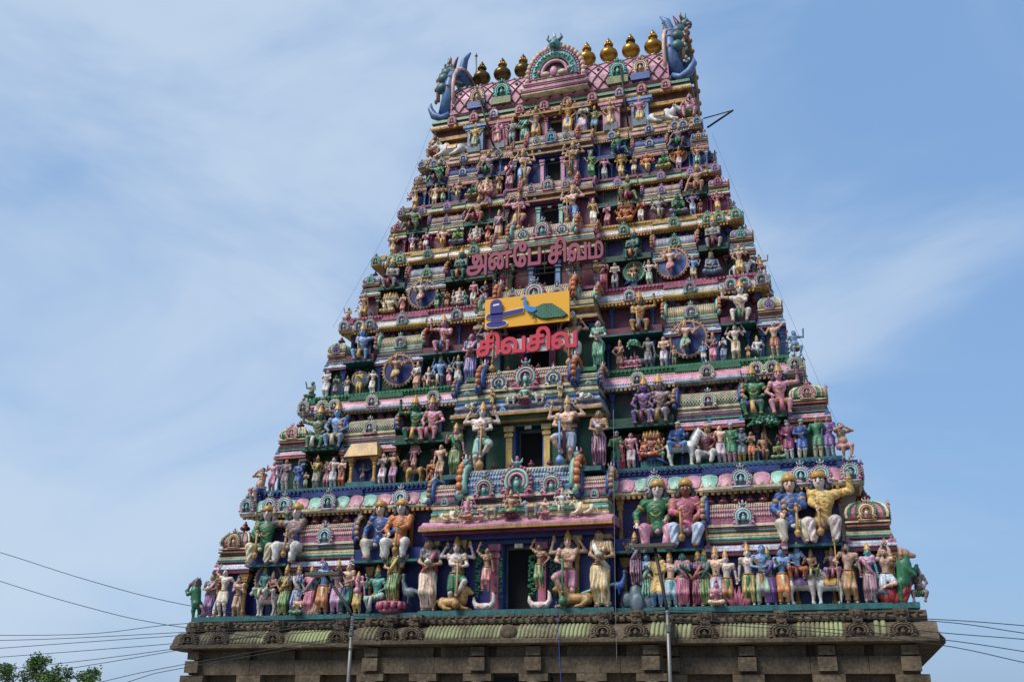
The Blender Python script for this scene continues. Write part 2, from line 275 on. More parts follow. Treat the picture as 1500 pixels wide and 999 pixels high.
K('sage', SI, 'anj', 'knee', dress='short', head='bun', beard=1, sex='g'); K('flute', DG, 'flute', 'flute', dress='short', head='hair', sex='g'); K('dangle', DG, 'sideraise', 'knee', dress='short', head='hair', sex='g')
K('dvara', DV, 'macehand', 'hold', ('up4', 'up4'), dress='short', head='crown', item='bigmace', long=1, fine=1, sash=1); K('dvara2', ST, 'hip', 'bless', ('up4', 'up4'), dress='dhoti', head='crown')
K('dancer', DV2, 'bless', 'reach', ('up4', 'up4', 'up4b', 'up4b', 'out', 'out'), dress='short', head='crown', sash=1); K('rider', RI, 'hold', 'bless', dress='dhoti'); K('ridert', RI, 'hold', 'knee', sex='f', dress='sari'); K('kneel', KN, 'anj', 'anj', dress='short', head='hair'); K('bust', LO, 'hold', 'hold', sex='f', dress='sari', head='crown')
TARG = {}
def arm_target(n, side, hip):
    dz = hip[2]-.5
    if n in AR: t, p = AR[n]; t = (t[0]*side, t[1]+hip[1], t[2]+dz); return V3(t), (p[0]*side, p[1], p[2])
    X = dict(knee=(.12, -.13, .10), sideknee=(.20, -.10, .06), crossknee=(.03, -.16, .12), macetop=(.05, -.22, .14), sideraise=(.27, -.06, .47), up4s=(.20, .0, .43), up4t=(.25, .02, .30), flute=(.06, -.13, .37), macehand=(-.03, -.15, .16))[n]
    t = V3(X[0]*side, X[1]+hip[1], X[2]+hip[2])
    return t, ((.9*side, .4, -.5) if n != 'sideraise' else (1*side, .2, -.8))
def joints(kd, var):
    L = kd['legs']; hip = V3(L['hip']); sway = (0, .032, -.026)[var]; tilt = (0, .03, -.022)[var]; tw = (0, .014, -.012)[var]
    if hip[2] < .2: sway *= .2
    hip = hip+V3(sway, 0, -abs(sway)*.25); f = kd['sex']; sw = {'m': .118, 'f': .098, 'g': .11, 'e': .115}[f]; hw = .052
    up = V3(0, 0, 1); J = dict(hip=hip, sc=hip+up*.315+V3(-sway*.9, 0, 0), neck=hip+up*.352, head=hip+up*.43+V3(-sway*.5+tilt*.6, -.012, 0)); J['mid'] = V3(-sway*.8, 0, 0)
    J['legs'] = []
    for s, key in ((-1, 'fl'), (1, 'fr')):
        t, p = L[key]; h = hip+V3(s*hw, 0, -.02); k, a = ik(h, V3(t), *L.get('ll', (.24, .235)), p); J['legs'].append((h, k, a, s))
    J['arms'] = []
    for s, n in ((-1, kd['l']), (1, kd['r'])):
        if L is ST and not kd.get('item'): n = {(1, 'down'): 'hip', (2, 'hold'): 'bless', (2, 'bless'): 'staff', (1, 'hip'): 'down', (1, 'bless'): 'up4b'}.get((var, n), n)
        sh = J['sc']+V3(s*sw, 0, s*tw); t, p = arm_target(n, s, hip); e, w = ik(sh, t, .16, .15, p); J['arms'].append((sh, e, w, s))
    for i, n in enumerate(kd['extra']):
        s = -1 if i % 2 == 0 else 1; sh = J['sc']+V3(s*(sw-.015), .03, -.005); t, p = arm_target(n, s, hip); t = t+V3(0, .04, 0); e, w = ik(sh, t, .16, .15, p); J['arms'].append((sh, e, w, s))
    return J
HC = [0]
def head_prims(c, f, sc=1):
    q = lambda x, y, z: c+V3(x, y, z)*sc
    pr = [('e', c, V3(.053, .060, .064)*sc), ('e', q(0, -.014, -.036), V3(.037, .044, .036)*sc), ('c', q(0, -.058, .006), .010*sc, q(0, -.068, -.016), .012*sc)] + [('e', q(s*.054, .004, -.01), V3(.010, .014, .02)*sc) for s in (-1, 1)]
    return pr
def face(b, c, male, beard=0, sc=1):
    ez = 1.35 if male else 1.12
    q = lambda x, y, z: c+V3(x, y, z)*sc
    for s in (-1, 1):
        b.ball(q(s*.022, -.0545, .006), V3(.0125*ez, .008, .0075*ez)*sc, 1, 6, 4); b.ball(q(s*.022, -.060, .006), V3(.0062*ez, .006, .0068*ez)*sc, 2, 5, 4)
        b.tube([q(s*.009, -.0595, .020), q(s*.022, -.0575, .025), q(s*.036, -.050, .019)], .0036*ez*sc, 4, 2)
    b.tube([q(-.014, -.055, -.034), q(0, -.0605, -.032), q(.014, -.055, -.034)], [.002*sc, .005*sc, .002*sc], 5, 3)
    if male: b.tube([q(-.022, -.052, -.027), q(0, -.0635, -.0245), q(.022, -.052, -.027)], [.002*sc, .0042*sc, .002*sc], 4, 2)
def ringtube(b, c, rx, ry, r, tilt=0, mi=0, seg=12):
    b.tube([(c[0]+rx*math.cos(a), c[1]+ry*math.sin(a), c[2]+tilt*math.sin(a)) for a in np.arange(seg)*2*math.pi/seg], r, 5, mi, True)
ARCH = {}
def build_arch(kind, var):
    kd = KIND[kind]; J = joints(kd, var); MID = J['mid']; f = kd['sex']; hip = J['hip']; res = .0125 if kd.get('fine') else .0165; D = {}
    pr = [('e', hip, V3(.080, .062, .064) if f != 'f' else V3(.094, .07, .07)), ('c', hip+V3(0, 0, .03), .062 if f != 'f' else .058, hip+V3(0, 0, .2)+MID, .070 if f != 'f' else .056), ('e', hip+V3(0, -.004, .235)+MID, V3(.100, .068, .088) if f != 'f' else V3(.082, .06, .08)),
          ('c', J['arms'][0][0], .040, J['arms'][1][0], .040), ('c', J['sc'], .036, J['head']-V3(0, -.01, .03), .033)]
    if f == 'm' and kd['dress'] not in ('coat', 'tunic'): pr += [('e', hip+V3(s*.045, -.052, .262)+MID, V3(.044, .024, .034)) for s in (-1, 1)]
    if f == 'f': pr += [('e', hip+V3(s*.042, -.052, .235)+MID, V3(.034, .034, .034)) for s in (-1, 1)]
    if f in 'ge': pr += [('e', hip+V3(0, -.045, .10), V3(.105, .09, .10))]
    for h, k, a, s in J['legs']:
        pr += [('c', h, .059, k, .040), ('c', k, .039, a, .023), ('e', k+(a-k)*.3+V3(0, .014, 0), V3(.036, .038, .06)), ('c', a+V3(0, .012, -.008), .022, a+V3(s*.022, -.082, -.014), .016)]
    fl = MB()
    for sh, e, w, s in J['arms']:
        d = (w-e)/(np.linalg.norm(w-e)+1e-9); pr += [('e', sh, V3(.042, .042, .042)), ('c', sh, .033, e, .026), ('c', e, .027, w, .018), ('c', w, .018, w+d*.038, .018)]
        side = np.cross(d, V3(0, 1, .2)); side /= np.linalg.norm(side)+1e-9; nrm = np.cross(d, side)
        for i, (o, ln) in enumerate(((-.017, .034), (-.006, .042), (.006, .040), (.017, .030))):
            p0 = w+d*.042+side*o; fl.tube([p0, p0+d*ln*.55+nrm*.003, p0+d*ln+nrm*.014], [.0075, .007, .005], 5)
        p0 = w+d*.016+side*.018*s; fl.tube([p0, p0+side*.016*s+d*.014, p0+side*.018*s+d*.034], [.008, .0075, .005], 5)
    HS = 1.16 if kd.get('fine') and SI is kd['legs'] else 1; heads = [J['head']+V3(0, 0, .012)*(HS > 1)]
    if kd.get('heads'): heads += [J['head']+V3(s*.085*i**.9, .012*i, .002) for i in (1, 2) for s in (-1, 1)]
    if f == 'e':
        h = J['head']+V3(0, 0, .0); pr += [('e', h, V3(.07, .066, .07)), ('e', h+V3(0, .03, .02), V3(.05, .05, .05))] + [('e', h+V3(s*.098, .012, -.005), V3(.06, .014, .07)) for s in (-1, 1)]
        pr += [('c', h+V3(0, -.055, -.02), .034, h+V3(.006, -.115, -.09), .027), ('c', h+V3(.006, -.115, -.09), .027, h+V3(.03, -.145, -.16), .021), ('c', h+V3(.03, -.145, -.16), .021, h+V3(.075, -.15, -.165), .015)]
    else:
        for h in heads: pr += head_prims(h, f, HS)
    V, Fq = sculpt(pr, res); b = MB(); b.add(V, Fq, 0); b.add(np.concatenate(fl.v), fl.f, 0)
    for h in heads: face(b, h if f != 'e' else h+V3(0, -.012, 0), f == 'm' and kd.get('fine'), 0, HS)
    if f == 'e':
        for s in (-1, 1): b.tube([J['head']+V3(s*.035, -.05, -.05), J['head']+V3(s*.05, -.10, -.075)], [.011, .005], 5, 1)
    D['body'] = b
    # dress
    g = []; dr = kd['dress']; lg = J['legs']; seated = hip[2] < .4
    waist = ('e', hip+V3(0, 0, .015), V3(.089, .073, .058) if f not in 'ge' else V3(.112, .10, .062))
    if dr in ('dhoti', 'coat', 'tunic'):
        g = [waist]
        fw_ = 1.0 if dr != 'tunic' else 1.08
        for h, k, a, s in lg: e = k+(a-k)*.84; g += [('c', h, .070*fw_, k, .053*fw_), ('c', k, .053*fw_, e, .040*fw_ if dr != 'tunic' else .046)]
        mid = (lg[0][1]+lg[1][1])/2
        if dr != 'coat': g += [('c', hip+V3(0, -.06, -.01), .034, mid*.8+hip*.2+V3(0, -.03, -.03), .028)]
    elif dr == 'short':
        g = [waist]+[('c', h, .077, h+(k-h)*.72, .066) for h, k, a, s in lg]
    elif dr == 'sari':
        g = [waist]
        for h, k, a, s in lg: e = k+(a-k)*.9; g += [('c', h, .080, k, .058), ('c', k, .056, e, .044)]
        if not seated: g += [('c', hip+V3(0, 0, -.05), .080, V3(0, .0, .10), .05), ('c', hip+V3(0, -.05, -.03), .035, V3(.0, -.055, .07), .03)]
    V, Fq = sculpt(g, res*1.1, .03)
    low = V[:, 2] < hip[2]+.01; th = np.arctan2(V[:, 0]-hip[0], -(V[:, 1]-hip[1])+.05); amp = np.clip((hip[2]+.02-V[:, 2])*.05, 0, .007)
    rad = V-np.array([hip[0], hip[1]+.02, 0]); rad[:, 2] = 0; rad /= np.linalg.norm(rad, axis=1)[:, None]+1e-6
    if not seated: V = V+rad*(amp*np.sin(th*13+V[:, 2]*9)*low)[:, None]
    else: V = V+V3(0, -1, .4)[None]*(.009*np.sin(V[:, 0]*95+V[:, 2]*(55 if dr == 'tunic' else 30))*low)[:, None]
    D['garment'] = MB().add(V, Fq)
    if kd.get('sash') or dr == 'dhoti':
        b = MB(); z0 = hip[2]-.005; zl = max(.04, hip[2]-.33) if seated else .14; yy = hip[1]-(.30 if seated else .085)
        pts = [(.0, hip[1]-.08, z0+.03), (0, hip[1]-.10, z0-.02)] + ([(0, hip[1]-.17, z0+.01), (0, yy+.02, z0-.02)] if seated else []) + [(.004, yy, (z0+zl)/2), (.01, yy+.02, zl)]
        b.tube(pts, [.024]+[.03]*(len(pts)-2)+[.04], 7); v = b.v[0]
        b.v[0] = np.stack([v[:, 0]*1.15, v[:, 1], v[:, 2]], 1); D['sash'] = b
    if dr in ('coat', 'tunic', 'sari'):
        ch = V3(.108, .078, .094) if f != 'f' else V3(.089, .068, .085)
        u = [('c', hip+V3(0, 0, .03), .078 if f != 'f' else .07, hip+V3(0, 0, .2)+MID, .083 if f != 'f' else .068), ('e', hip+V3(0, -.005, .235)+MID, ch), ('c', J['arms'][0][0], .046, J['arms'][1][0], .046)]
        if f == 'f': u = u[1:]+[('e', hip+V3(s*.042, -.054, .235)+MID, V3(.039, .038, .039)) for s in (-1, 1)]
        for sh, e, w, s in J['arms']: u += [('e', sh, V3(.05, .05, .05)), ('c', sh, .044, e if f != 'f' else sh+(e-sh)*.55, .038)] + ([('c', e, .038, e+(w-e)*.86, .031)] if f != 'f' else [])
        if dr == 'coat' and not seated: u += [('e', hip, V3(.102, .084, .07))]+[('c', h, .084, h+(k-h)*.85, .078) for h, k, a, s in lg]
        if dr == 'tunic': u += [('e', hip+V3(0, -.01, .01), V3(.104, .092, .07))]+[('c', hip+V3(0, -.03, 0), .085, (lg[0][1]+lg[1][1])/2*.45+hip*.55+V3(0, -.02, -.01), .075)]
        V, Fq = sculpt(u, res*1.1, .022); V = V+V3(0, -1, .2)[None]*(.0045*np.sin(V[:, 2]*105+np.abs(V[:, 0]-hip[0])*70))[:, None]*(dr != 'sari'); D['upper_garment'] = MB().add(V, Fq)
    if dr in ('sari', 'dhoti') and not seated:
        b = MB()
        for h, k, a, s in lg:
            e = k+(a-k)*(.9 if dr == 'sari' else .82); b.tube([e+V3(0, 0, .02), e-V3(0, 0, .012)], (.050 if dr == 'sari' else .047), 9)
        pl_ = [(.0, hip[1]-.102, hip[2]-.05), (.004, hip[1]-.098, hip[2]-.2), (-.004, hip[1]-.096, .08)]
        for o_ in ((-.018, .018) if dr == 'sari' else ()): b.tube([(p_[0]+o_, p_[1]+.012, p_[2]) for p_ in pl_], .009, 5)
        D['border'] = b
    if dr == 'sari':
        b = MB(); S = hip+MID*.8
        pts = [S+V3(-.10, -.01, .0), S+V3(-.05, -.09, .07), S+V3(.02, -.10, .17), S+V3(.06, -.085, .25), S+V3(.088, -.02, .325), S+V3(.085, .06, .28), S+V3(.07, .085, .1), S+V3(.06, .09, -.12)]
        b.tube(pts, [.03, .032, .034, .034, .032, .034, .04, .045], 7); D['sash'] = b
    # hair and headgear
    hd = kd['head']; b = MB()
    for i, h in enumerate(heads):
        hp = [('e', h+V3(0, .016*HS, .016*HS), V3(.058, .056, .060)*HS)]
        if kd.get('long') and i == 0: hp += [('c', h+V3(s*.052, .02, .0), .042, h+V3(s*.086, .016, -.07), .044) for s in (-1, 1)]+[('c', h+V3(0, .05, .0), .05, h+V3(0, .055, -.09), .055)]+[('e', h+V3(s*.085, .0, -.085), V3(.03, .03, .03)) for s in (-1, 1)]
        if hd == 'bun': hp += [('e', h+V3(0, .01, .085), V3(.034, .034, .034))]
        if hd == 'bunhair': hp += [('e', h+V3(0, .065, .0), V3(.045, .035, .04))]
        if f == 'f': hp += [('c', h+V3(0, .05, -.01), .045, h+V3(0, .065, -.1), .035)]
        if kd.get('beard'): hp += [('e', h+V3(0, -.045, -.062), V3(.028, .022, .034)), ('c', h+V3(0, -.045, -.07), .02, h+V3(0, -.04, -.12), .008)]
        if f != 'e': V, Fq = sculpt(hp, res, .02); b.add(V, Fq)
    if b.n: D['hair'] = b
    b = MB()
    for i, h in enumerate(heads):
        t = h+V3(0, .008, .034*HS); q = .85 if i else HS
        if hd == 'crown' or f == 'e': b.lathe([(.056*q, 0), (.062*q, .008), (.060*q, .026), (.052*q, .03), (.055*q, .048), (.046*q, .056), (.047*q, .076), (.036*q, .086), (.036*q, .10), (.022*q, .112), (.024*q, .122), (.006, .146*q)], t, 10)
        elif hd == 'lowcrown':
            b.lathe([(.062*q, -.004), (.070*q, .008), (.069*q, .03*q), (.060*q, .05*q), (.045*q, .064*q), (.02*q, .074*q), (.008, .092*q)], t, 12); b.ball(t+V3(0, -.066, .032), (.014, .008, .02), 0, 6, 4)
            for s in (-1, 1): b.ball(t+V3(s*.04, -.052, .026), (.010, .007, .014), 0, 6, 4)
        elif hd == 'turban': b.lathe([(.058, .0), (.074, .014), (.072, .036), (.05, .056), (.02, .064)], t, 10); b.ball(t+V3(.03, -.03, .05), (.03, .03, .02))
    if b.n: D['crown' if hd != 'turban' else 'turban'] = b
    b = MB(); hp = hip
    if dr not in ('coat',):
        ringtube(b, hp+MID+V3(0, -.012, .30), .066, .064, .0075, .028); ringtube(b, hp+MID+V3(0, -.02, .27), .058, .068, .006, .055)
        if kd.get('fine'): ringtube(b, hp+MID+V3(0, -.026, .235), .062, .074 if dr != 'tunic' else .082, .008, .095)
        ringtube(b, hp+V3(0, 0, .055), .094 if f not in 'ge' else .115, .078 if f not in 'ge' else .12, .011, -.004)
        for sh, e, w, s in J['arms'][:2]:
            d = (e-sh)/np.linalg.norm(e-sh)
            for q0, q1, rr in ((.36, .46, .042), (.42, .52, .040)):
                if dr not in ('sari',): b.tube([sh+(e-sh)*q0, sh+(e-sh)*q1], rr if dr != 'tunic' else rr+.008, 8)
            b.tube([e+(w-e)*.80, e+(w-e)*.93], .0285 if dr != 'tunic' else .035, 7)
        for h, k, a, s in lg:
            if dr == 'short': b.tube([k+(a-k)*.9, k+(a-k)*.97], .034, 7)
        for s in (-1, 1):
            for h in heads[:1]: b.ball(h+V3(s*.06, -.004, -.034), (.012, .01, .016), 0, 5, 4)
        if kd['extra'] and kind not in ('dancer',):
            for sh, e, w, s in J['arms'][2:]: p0 = w+(w-e)/np.linalg.norm(w-e)*.06; b.ball(p0+V3(0, -.01, .02), (.026, .012, .034), 0, 6, 4)
        D['jewellery'] = b
    it = kd.get('item'); b = MB()
    if it in ('mace', 'bigmace'):
        sh, e, w, s = J['arms'][1 if it == 'mace' else 0]; top = w+V3(-s*.012, -.03, .035); bz = .055 if it == 'mace' else 0; bot = V3(top[0]*.8, top[1]-.03, bz); R_ = .036 if it == 'mace' else .062
        b.tube([top, (top+bot)/2, bot+V3(0, 0, R_*1.6)], [.013, .015, .02], 7); b.ball(top, .022)
        b.lathe([(.010, 0), (.024, R_*.2), (R_*.7, R_*.5), (R_, R_*1.1), (R_, R_*1.5), (R_*.75, R_*2.0), (R_*.4, R_*2.2), (R_*.5, R_*2.4), (R_*.3, R_*2.5)], bot, 10); D['mace'] = b
    elif it == 'staff': w = J['arms'][1][2]; b.tube([(w[0]+.01, w[1]-.03, .0), (w[0]+.01, w[1]-.03, 1.0)], .011, 6); b.ball((w[0]+.01, w[1]-.03, 1.03), (.035, .012, .05)); D['staff'] = b
    elif it == 'pot': w = (J['arms'][0][2]+J['arms'][1][2])/2; b.lathe([(.018, 0), (.05, .02), (.056, .045), (.035, .07), (.02, .08), (.032, .092)], w+V3(0, -.035, .0), 9); D['pot'] = b
    # normalise: feet at zero, top at one
    allv = np.concatenate([v for m in D.values() for v in m.v]); top = allv[:, 2].max(); bot = allv[:, 2].min(); sc = 1/(top-bot); md = (J['legs'][0][2]+J['legs'][1][2])/2
    for m in D.values(): m.v = [(v-np.array([0, 0, bot]))*sc for v in m.v]
    # where the body stands without what it raises overhead
    ARCH[kind, var] = (D, sc)
MESHES = {}
def arch_meshes(kind, mir, var=0):
    if (kind, mir, var) in MESHES: return MESHES[kind, mir, var]
    if (kind, var) not in ARCH: build_arch(kind, var)
    out_ = {}
    for n, b in ARCH[kind, var][0].items():
        b2 = b
        if mir:
            b2 = MB(); b2.v = [v*np.array([-1, 1, 1]) for v in b.v]; b2.f = [q[::-1] for q in b.f]; b2.m = b.m; b2.n = b.n
        out_[n] = b2.mesh(f'{kind} {n}', True)
    MESHES[kind, mir, var] = out_; return out_
NST = [0]
def statue_parts(root, kind, skin, dress, upper, mir, accent='gold', hair=None):
    NST[0] += 1; CL = lambda c, d: paint(c, .5, 0, None, d if d != c else 'cream') if kind[:4] not in ('king', 'coat', 'guar', 'dvar') else P(c)
    for n, me in arch_meshes(kind, mir, NST[0] % 3).items():
        mt = {'body': [P(skin, .45), EYEW, EYEB, LIP], 'garment': CL(dress, accent), 'sash': P(accent if accent != 'gold' else (upper or 'cream')), 'upper_garment': CL(upper or 'pink', accent), 'hair': P(hair) if hair else HAIR, 'crown': GOLD, 'turban': P(accent if accent != 'gold' else 'ivory'), 'jewellery': GOLD, 'border': P('gold') if accent == 'gold' else P(accent), 'mace': P('ochre') if kind[:5] != 'dvara' else P(upper or 'ochre'), 'staff': P('ochre'), 'pot': P('ivory')}[n]
        o = put(n, me, mt, root)
        if n in ('jewellery', 'border'): o['kind'] = 'stuff'
# ------------------------------------------------------------------ the tower
TW = [13.861, 11.933, 10.343, 9.56, 8.544, 7.824, 7.093, 6.824]; TY = [0, 1.0, 2.3, 3.45, 4.4, 4.95, 5.45, 5.7]; TZ = [5.56, 10.855, 15.329, 19.514, 23.093, 25.878, 28.834, 31.052]
DD = [1.0, 1.25, 1.15, .95, .62, .58, .5]; YC = 8.4
class Tier: pass
TS = []
for i in range(7):
    t = Tier(); t.i = i; t.W = TW[i]; t.Y = TY[i]; t.z = TZ[i]; t.h = TZ[i+1]-TZ[i]; t.D = DD[i]; t.rx = (TW[i]-TW[i+1])/max(TY[i+1]-TY[i], .3); t.c = .262*t.W; t.s = t.h/5.3; TS.append(t)
# colours of each storey, from the bottom up
CO = [dict(wall='navy', ledge='teal', upper='navy', eave='paleblue', ekudu='pink', mould=['maroon', 'turquoise', 'cream', 'dgreen', 'rose'], shala='rose', rib='cream', fan='blue', lobe='tan', knob='maroon', lip='cream', corn='pink', fr=['blue', 'navy', 'blue'], jamb='rose', pil='ochre', kud=('pink', 'mint', 'paleblue', 'slate'), ceave='pink', cshala='blue', cfan='mint'),
      dict(wall='dgreen', ledge='teal', upper='dgreen', eave='pink', ekudu='sky', mould=['green', 'navy', 'terracotta', 'cream', 'terracotta'], shala='green', rib='cream', fan='blue', lobe='tan', knob='maroon', lip='paleblue', corn='pink', fr=['dgreen', 'green', 'dgreen'], jamb='yellow', pil='blue', kud=('cream', 'mint', 'pink', 'slate'), ceave='cream', cshala='terracotta', cfan='blue'),
      dict(wall='dgreen', ledge='green', upper='maroon', eave='paleblue', ekudu='sky', mould=['cream', 'navy', 'ochre', 'blue', 'cream'], shala='ochre', rib='cream', fan='mint', lobe='orange', knob='maroon', lip='yellow', corn='paleblue', fr=['magenta', 'rose', 'maroon'], jamb='magenta', pil='blue', kud=('mint', 'pink', 'slate', 'mint'), ceave='cream', cshala='ochre', cfan='terracotta'),
      dict(wall='maroon', ledge='magenta', upper='navy', eave='mint', ekudu='sky', mould=['pink', 'green', 'cream', 'navy', 'ochre'], shala='sky', rib='white', fan='rose', lobe='ochre', knob='navy', lip='ochre', corn='white', fr=['ochre', 'yellow', 'ochre'], jamb='sky', pil='dgreen', kud=('mint', 'turquoise', 'ochre', 'turquoise'), ceave='cream', cshala='pink', cfan='mint'),
      dict(wall='maroon', ledge='ochre', upper='dgreen', eave='cream', ekudu='mint', mould=['green', 'cream', 'ochre', 'mint', 'pink'], shala='pink', rib='cream', fan='blue', lobe='rose', knob='maroon', lip='ochre', corn='mint', fr=['magenta', 'green', 'rose'], jamb='mint', pil='magenta', kud=('lilac', 'pink', 'sky', 'lilac'), ceave='terracotta', cshala='pink', cfan='rose'),
      dict(wall='navy', ledge='magenta', upper='navy', eave='pink', ekudu='ochre', mould=['cream', 'blue', 'ochre', 'pink', 'cream'], shala='sky', rib='blue', fan='rose', lobe='ochre', knob='magenta', lip='ochre', corn='pink', fr=['ochre', 'cream', 'green'], jamb='pink', pil='sky', kud=('sky', 'cream', 'blue', 'sky'), ceave='green', cshala='sky', cfan='rose'),
      dict(wall='maroon', ledge='ochre', upper='brown', eave='cream', ekudu='pink', mould=['green', 'cream', 'pink', 'ochre', 'cream'], shala='pink', rib='cream', fan='rose', lobe='ochre', knob='gold', lip='ochre', corn='cream', fr=['ochre', 'cream', 'pink'], jamb='rose', pil='sky', kud=('pink', 'lilac', 'cream', 'pink'), ceave='ochre', cshala='rose', cfan='rose')]
tower = empty('temple_tower', (0, 0, 0)); tag(tower, 'steep painted temple gateway tower crowded with statues on a granite base', 'temple tower')
# shared ornament meshes ---------------------------------------------
def kudu_mesh():                            # horseshoe gable: beaded rim, two mouldings, niche, scroll feet, leaf finial; 1 wide
    b = MB(); A = lambda r, a, y=0: (r*math.cos(a), y, .47+r*math.sin(a)*1.02); a0, a1 = R(-42), R(222); T = np.linspace(a0, a1, 17)
    for a in T: b.ball(A(.44, a, -.06), (.062, .07, .062), 0, 6, 4)
    b.tube([A(.345, a, -.08) for a in T], .06, 6, 1); b.tube([A(.235, a, -.09) for a in T], .05, 6, 2)
    n = 16; pts = [A(.46, a, .0) for a in np.linspace(a0, a1, n)]
    v = [(0, -.02, .45)]+[(p[0], -.02, p[2]) for p in pts]+[(p[0], .16, p[2]) for p in pts]
    b.add(v, [(0, i+1, i+2) for i in range(n-1)]+[(0, n, 1)]+[(i+1, n+1+i, n+2+i, i+2) for i in range(n-1)], 3)
    for s in (-1, 1):
        sp = [(s*(.34+.14*(1-k/9)*math.cos(k*.75)), -.08, .13+.13*(1-k/9)*math.sin(k*.75)) for k in range(9)]; b.tube(sp, [.055-.004*k for k in range(9)], 6, 0)
    b.box(-.46, .46, -.1, .14, 0, .07, 2); b.ball((0, -.09, .40), (.10, .07, .13), 1, 7, 5); b.ball((0, -.11, .54), (.05, .05, .06), 2, 6, 4)
    b.ball((0, -.06, 1.0), (.11, .10, .10), 3, 8, 5); b.ball((0, -.05, 1.15), (.06, .06, .11), 0, 7, 5)
    for s in (-1, 1): b.tube([(s*.06, -.05, 1.02), (s*.15, -.06, 1.08), (s*.17, -.06, 1.17)], [.045, .035, .012], 5, 1); b.ball((s*.045, -.15, 1.02), .03, 2, 5, 4)
    return b.mesh('kudu arch', True)
KUDU = kudu_mesh()
def knob_mesh():
    b = MB(); b.lathe([(.22, 0), (.30, .05), (.16, .14), (.14, .18), (.36, .30), (.42, .42), (.34, .55), (.16, .62), (.22, .68), (.16, .76), (.08, .86), (.10, .92), (.02, 1.0)], (0, 0, 0), 10); return b.mesh('knob', True)
KNOB = knob_mesh()
def col_mesh():                             # squat column with cushion capital, 1 high
    b = MB(); b.box(-.12, .12, -.12, .12, 0, .10, 1); b.lathe([(.10, .10), (.115, .14), (.085, .18), (.085, .52), (.11, .56), (.085, .60), (.09, .66), (.14, .72), (.15, .77), (.10, .82)], (0, 0, 0), 10)
    b.box(-.15, .15, -.15, .15, .82, .88, 1); b.box(-.19, .19, -.17, .17, .88, .94, 0); b.box(-.23, .23, -.19, .19, .94, 1.0, 1); return b.mesh('column')
COLM = col_mesh()
def shell_mesh():                           # fluted shell petal, 1 wide, 1 high, leaning outward at the foot
    n = 9; v = []; rows = 4
    for r in range(rows+1):
        q = r/rows
        for i in range(n*2+1):
            a = -1+2*i/(n*2); w = .5*(.62+.38*math.sin(q*2.4)); v.append((a*w, -.30*(1-q)**2-.10*math.cos(a*1.4)-(.045 if i % 2 else 0)*(1-q*.3), q*(1-.12*a*a)+.02*math.cos(i*math.pi)*(1-q)))
    m_ = n*2+1; f = [(r*m_+i, r*m_+i+1, (r+1)*m_+i+1, (r+1)*m_+i) for r in range(rows) for i in range(m_-1)]
    nb = len(v); v += [(x, y+.12, z) for x, y, z in v]; f += [tuple(nb+q for q in x[::-1]) for x in f]
    b = MB(); b.add(v, f); b.ball((0, -.38, .12), (.10, .06, .10), 1, 6, 4); return b.mesh('shell', True)
SHELL = shell_mesh()
def yali_mesh():                            # goggling beast head that crowns a fan
    b = MB(); b.ball((0, 0, .35), (.30, .34, .32), 0, 9, 6); b.ball((0, -.26, .22), (.20, .20, .13), 0, 8, 5); b.ball((0, -.28, .06), (.16, .15, .07), 2, 7, 4)
    for s in (-1, 1): b.ball((s*.15, -.26, .46), .09, 1, 6, 4); b.tube([(s*.18, .0, .55), (s*.36, .02, .78), (s*.30, .0, 1.0)], [.11, .08, .02], 6, 2); b.ball((s*.32, .05, .34), (.08, .05, .15), 2, 6, 4)
    b.tube([(0, -.05, .6), (0, -.02, .85), (0, -.1, 1.08)], [.14, .10, .03], 6, 1); return b.mesh('beast head', True)
YALI = yali_mesh()
def fan_mesh():                             # horseshoe end of a barrel roof: band plus twisted lobes, in the y z plane, 1 high, 1 deep
    b = MB(); n = 13; A = [R(-28+236*k/(n-1)) for k in range(n)]
    p = [(0, -.5*math.cos(a)*1.02, .42+.52*math.sin(a)) for a in A]
    b.tube(p, [.10 if 0 < k < n-1 else .13 for k in range(n)], 7, 0)
    p2 = [(.14, -.58*math.cos(a)*1.02, .44+.58*math.sin(a)) for a in A]
    for k, q in enumerate(p2): b.ball(q, (.12, .085, .10), 1, 7, 5)
    v = [(.02, 0, .42)]+[(.02, q[1], q[2]) for q in p]; b.add(v, [(0, i+1, i+2) for i in range(n-1)]+[(0, n, 1)], 2)
    b.tube([(.06, .44*-1, .12), (.12, -.62, .02), (.16, -.70, .10), (.14, -.66, .2)], [.10, .09, .06, .03], 6, 0)
    return b.mesh('roof fan', True)
FAN = fan_mesh()
def kuta_mesh():                            # ribbed square dome, 1 wide, about .8 high
    b = MB(); pr = [(.40, 0), (.42, .06), (.50, .10), (.52, .22), (.48, .36), (.38, .48), (.22, .56), (.10, .60)]
    v = [(sx*r, sy*r, z) for r, z in pr for sx, sy in ((-1, -1), (1, -1), (1, 1), (-1, 1))]; k = len(pr)
    b.add(v, [(i*4+j, i*4+(j+1) % 4, (i+1)*4+(j+1) % 4, (i+1)*4+j) for i in range(k-1) for j in range(4)]+[(k*4-4, k*4-3, k*4-2, k*4-1)], 0)
    for ang in range(4):
        c, s = math.cos(ang*math.pi/2), math.sin(ang*math.pi/2)
        for q in np.linspace(-.85, .85, 6):
            pts = [(q*r, -r-.012, z) for r, z in pr[2:7]]; b.tube([(x*c-y*s, x*s+y*c, z) for x, y, z in pts], .032, 5, 1)
        pts = [(r+.005, -r-.005, z) for r, z in pr[2:8]]; b.tube([(x*c-y*s, x*s+y*c, z) for x, y, z in pts], .035, 5, 2)
    b.box(-.56, .56, -.56, .56, -.04, .0, 2); b.box(-.45, .45, -.45, .45, -.10, -.04, 1); b.box(-.54, .54, -.54, .54, -.15, -.10, 3)
    return b.mesh('corner dome')
KUTA = kuta_mesh()
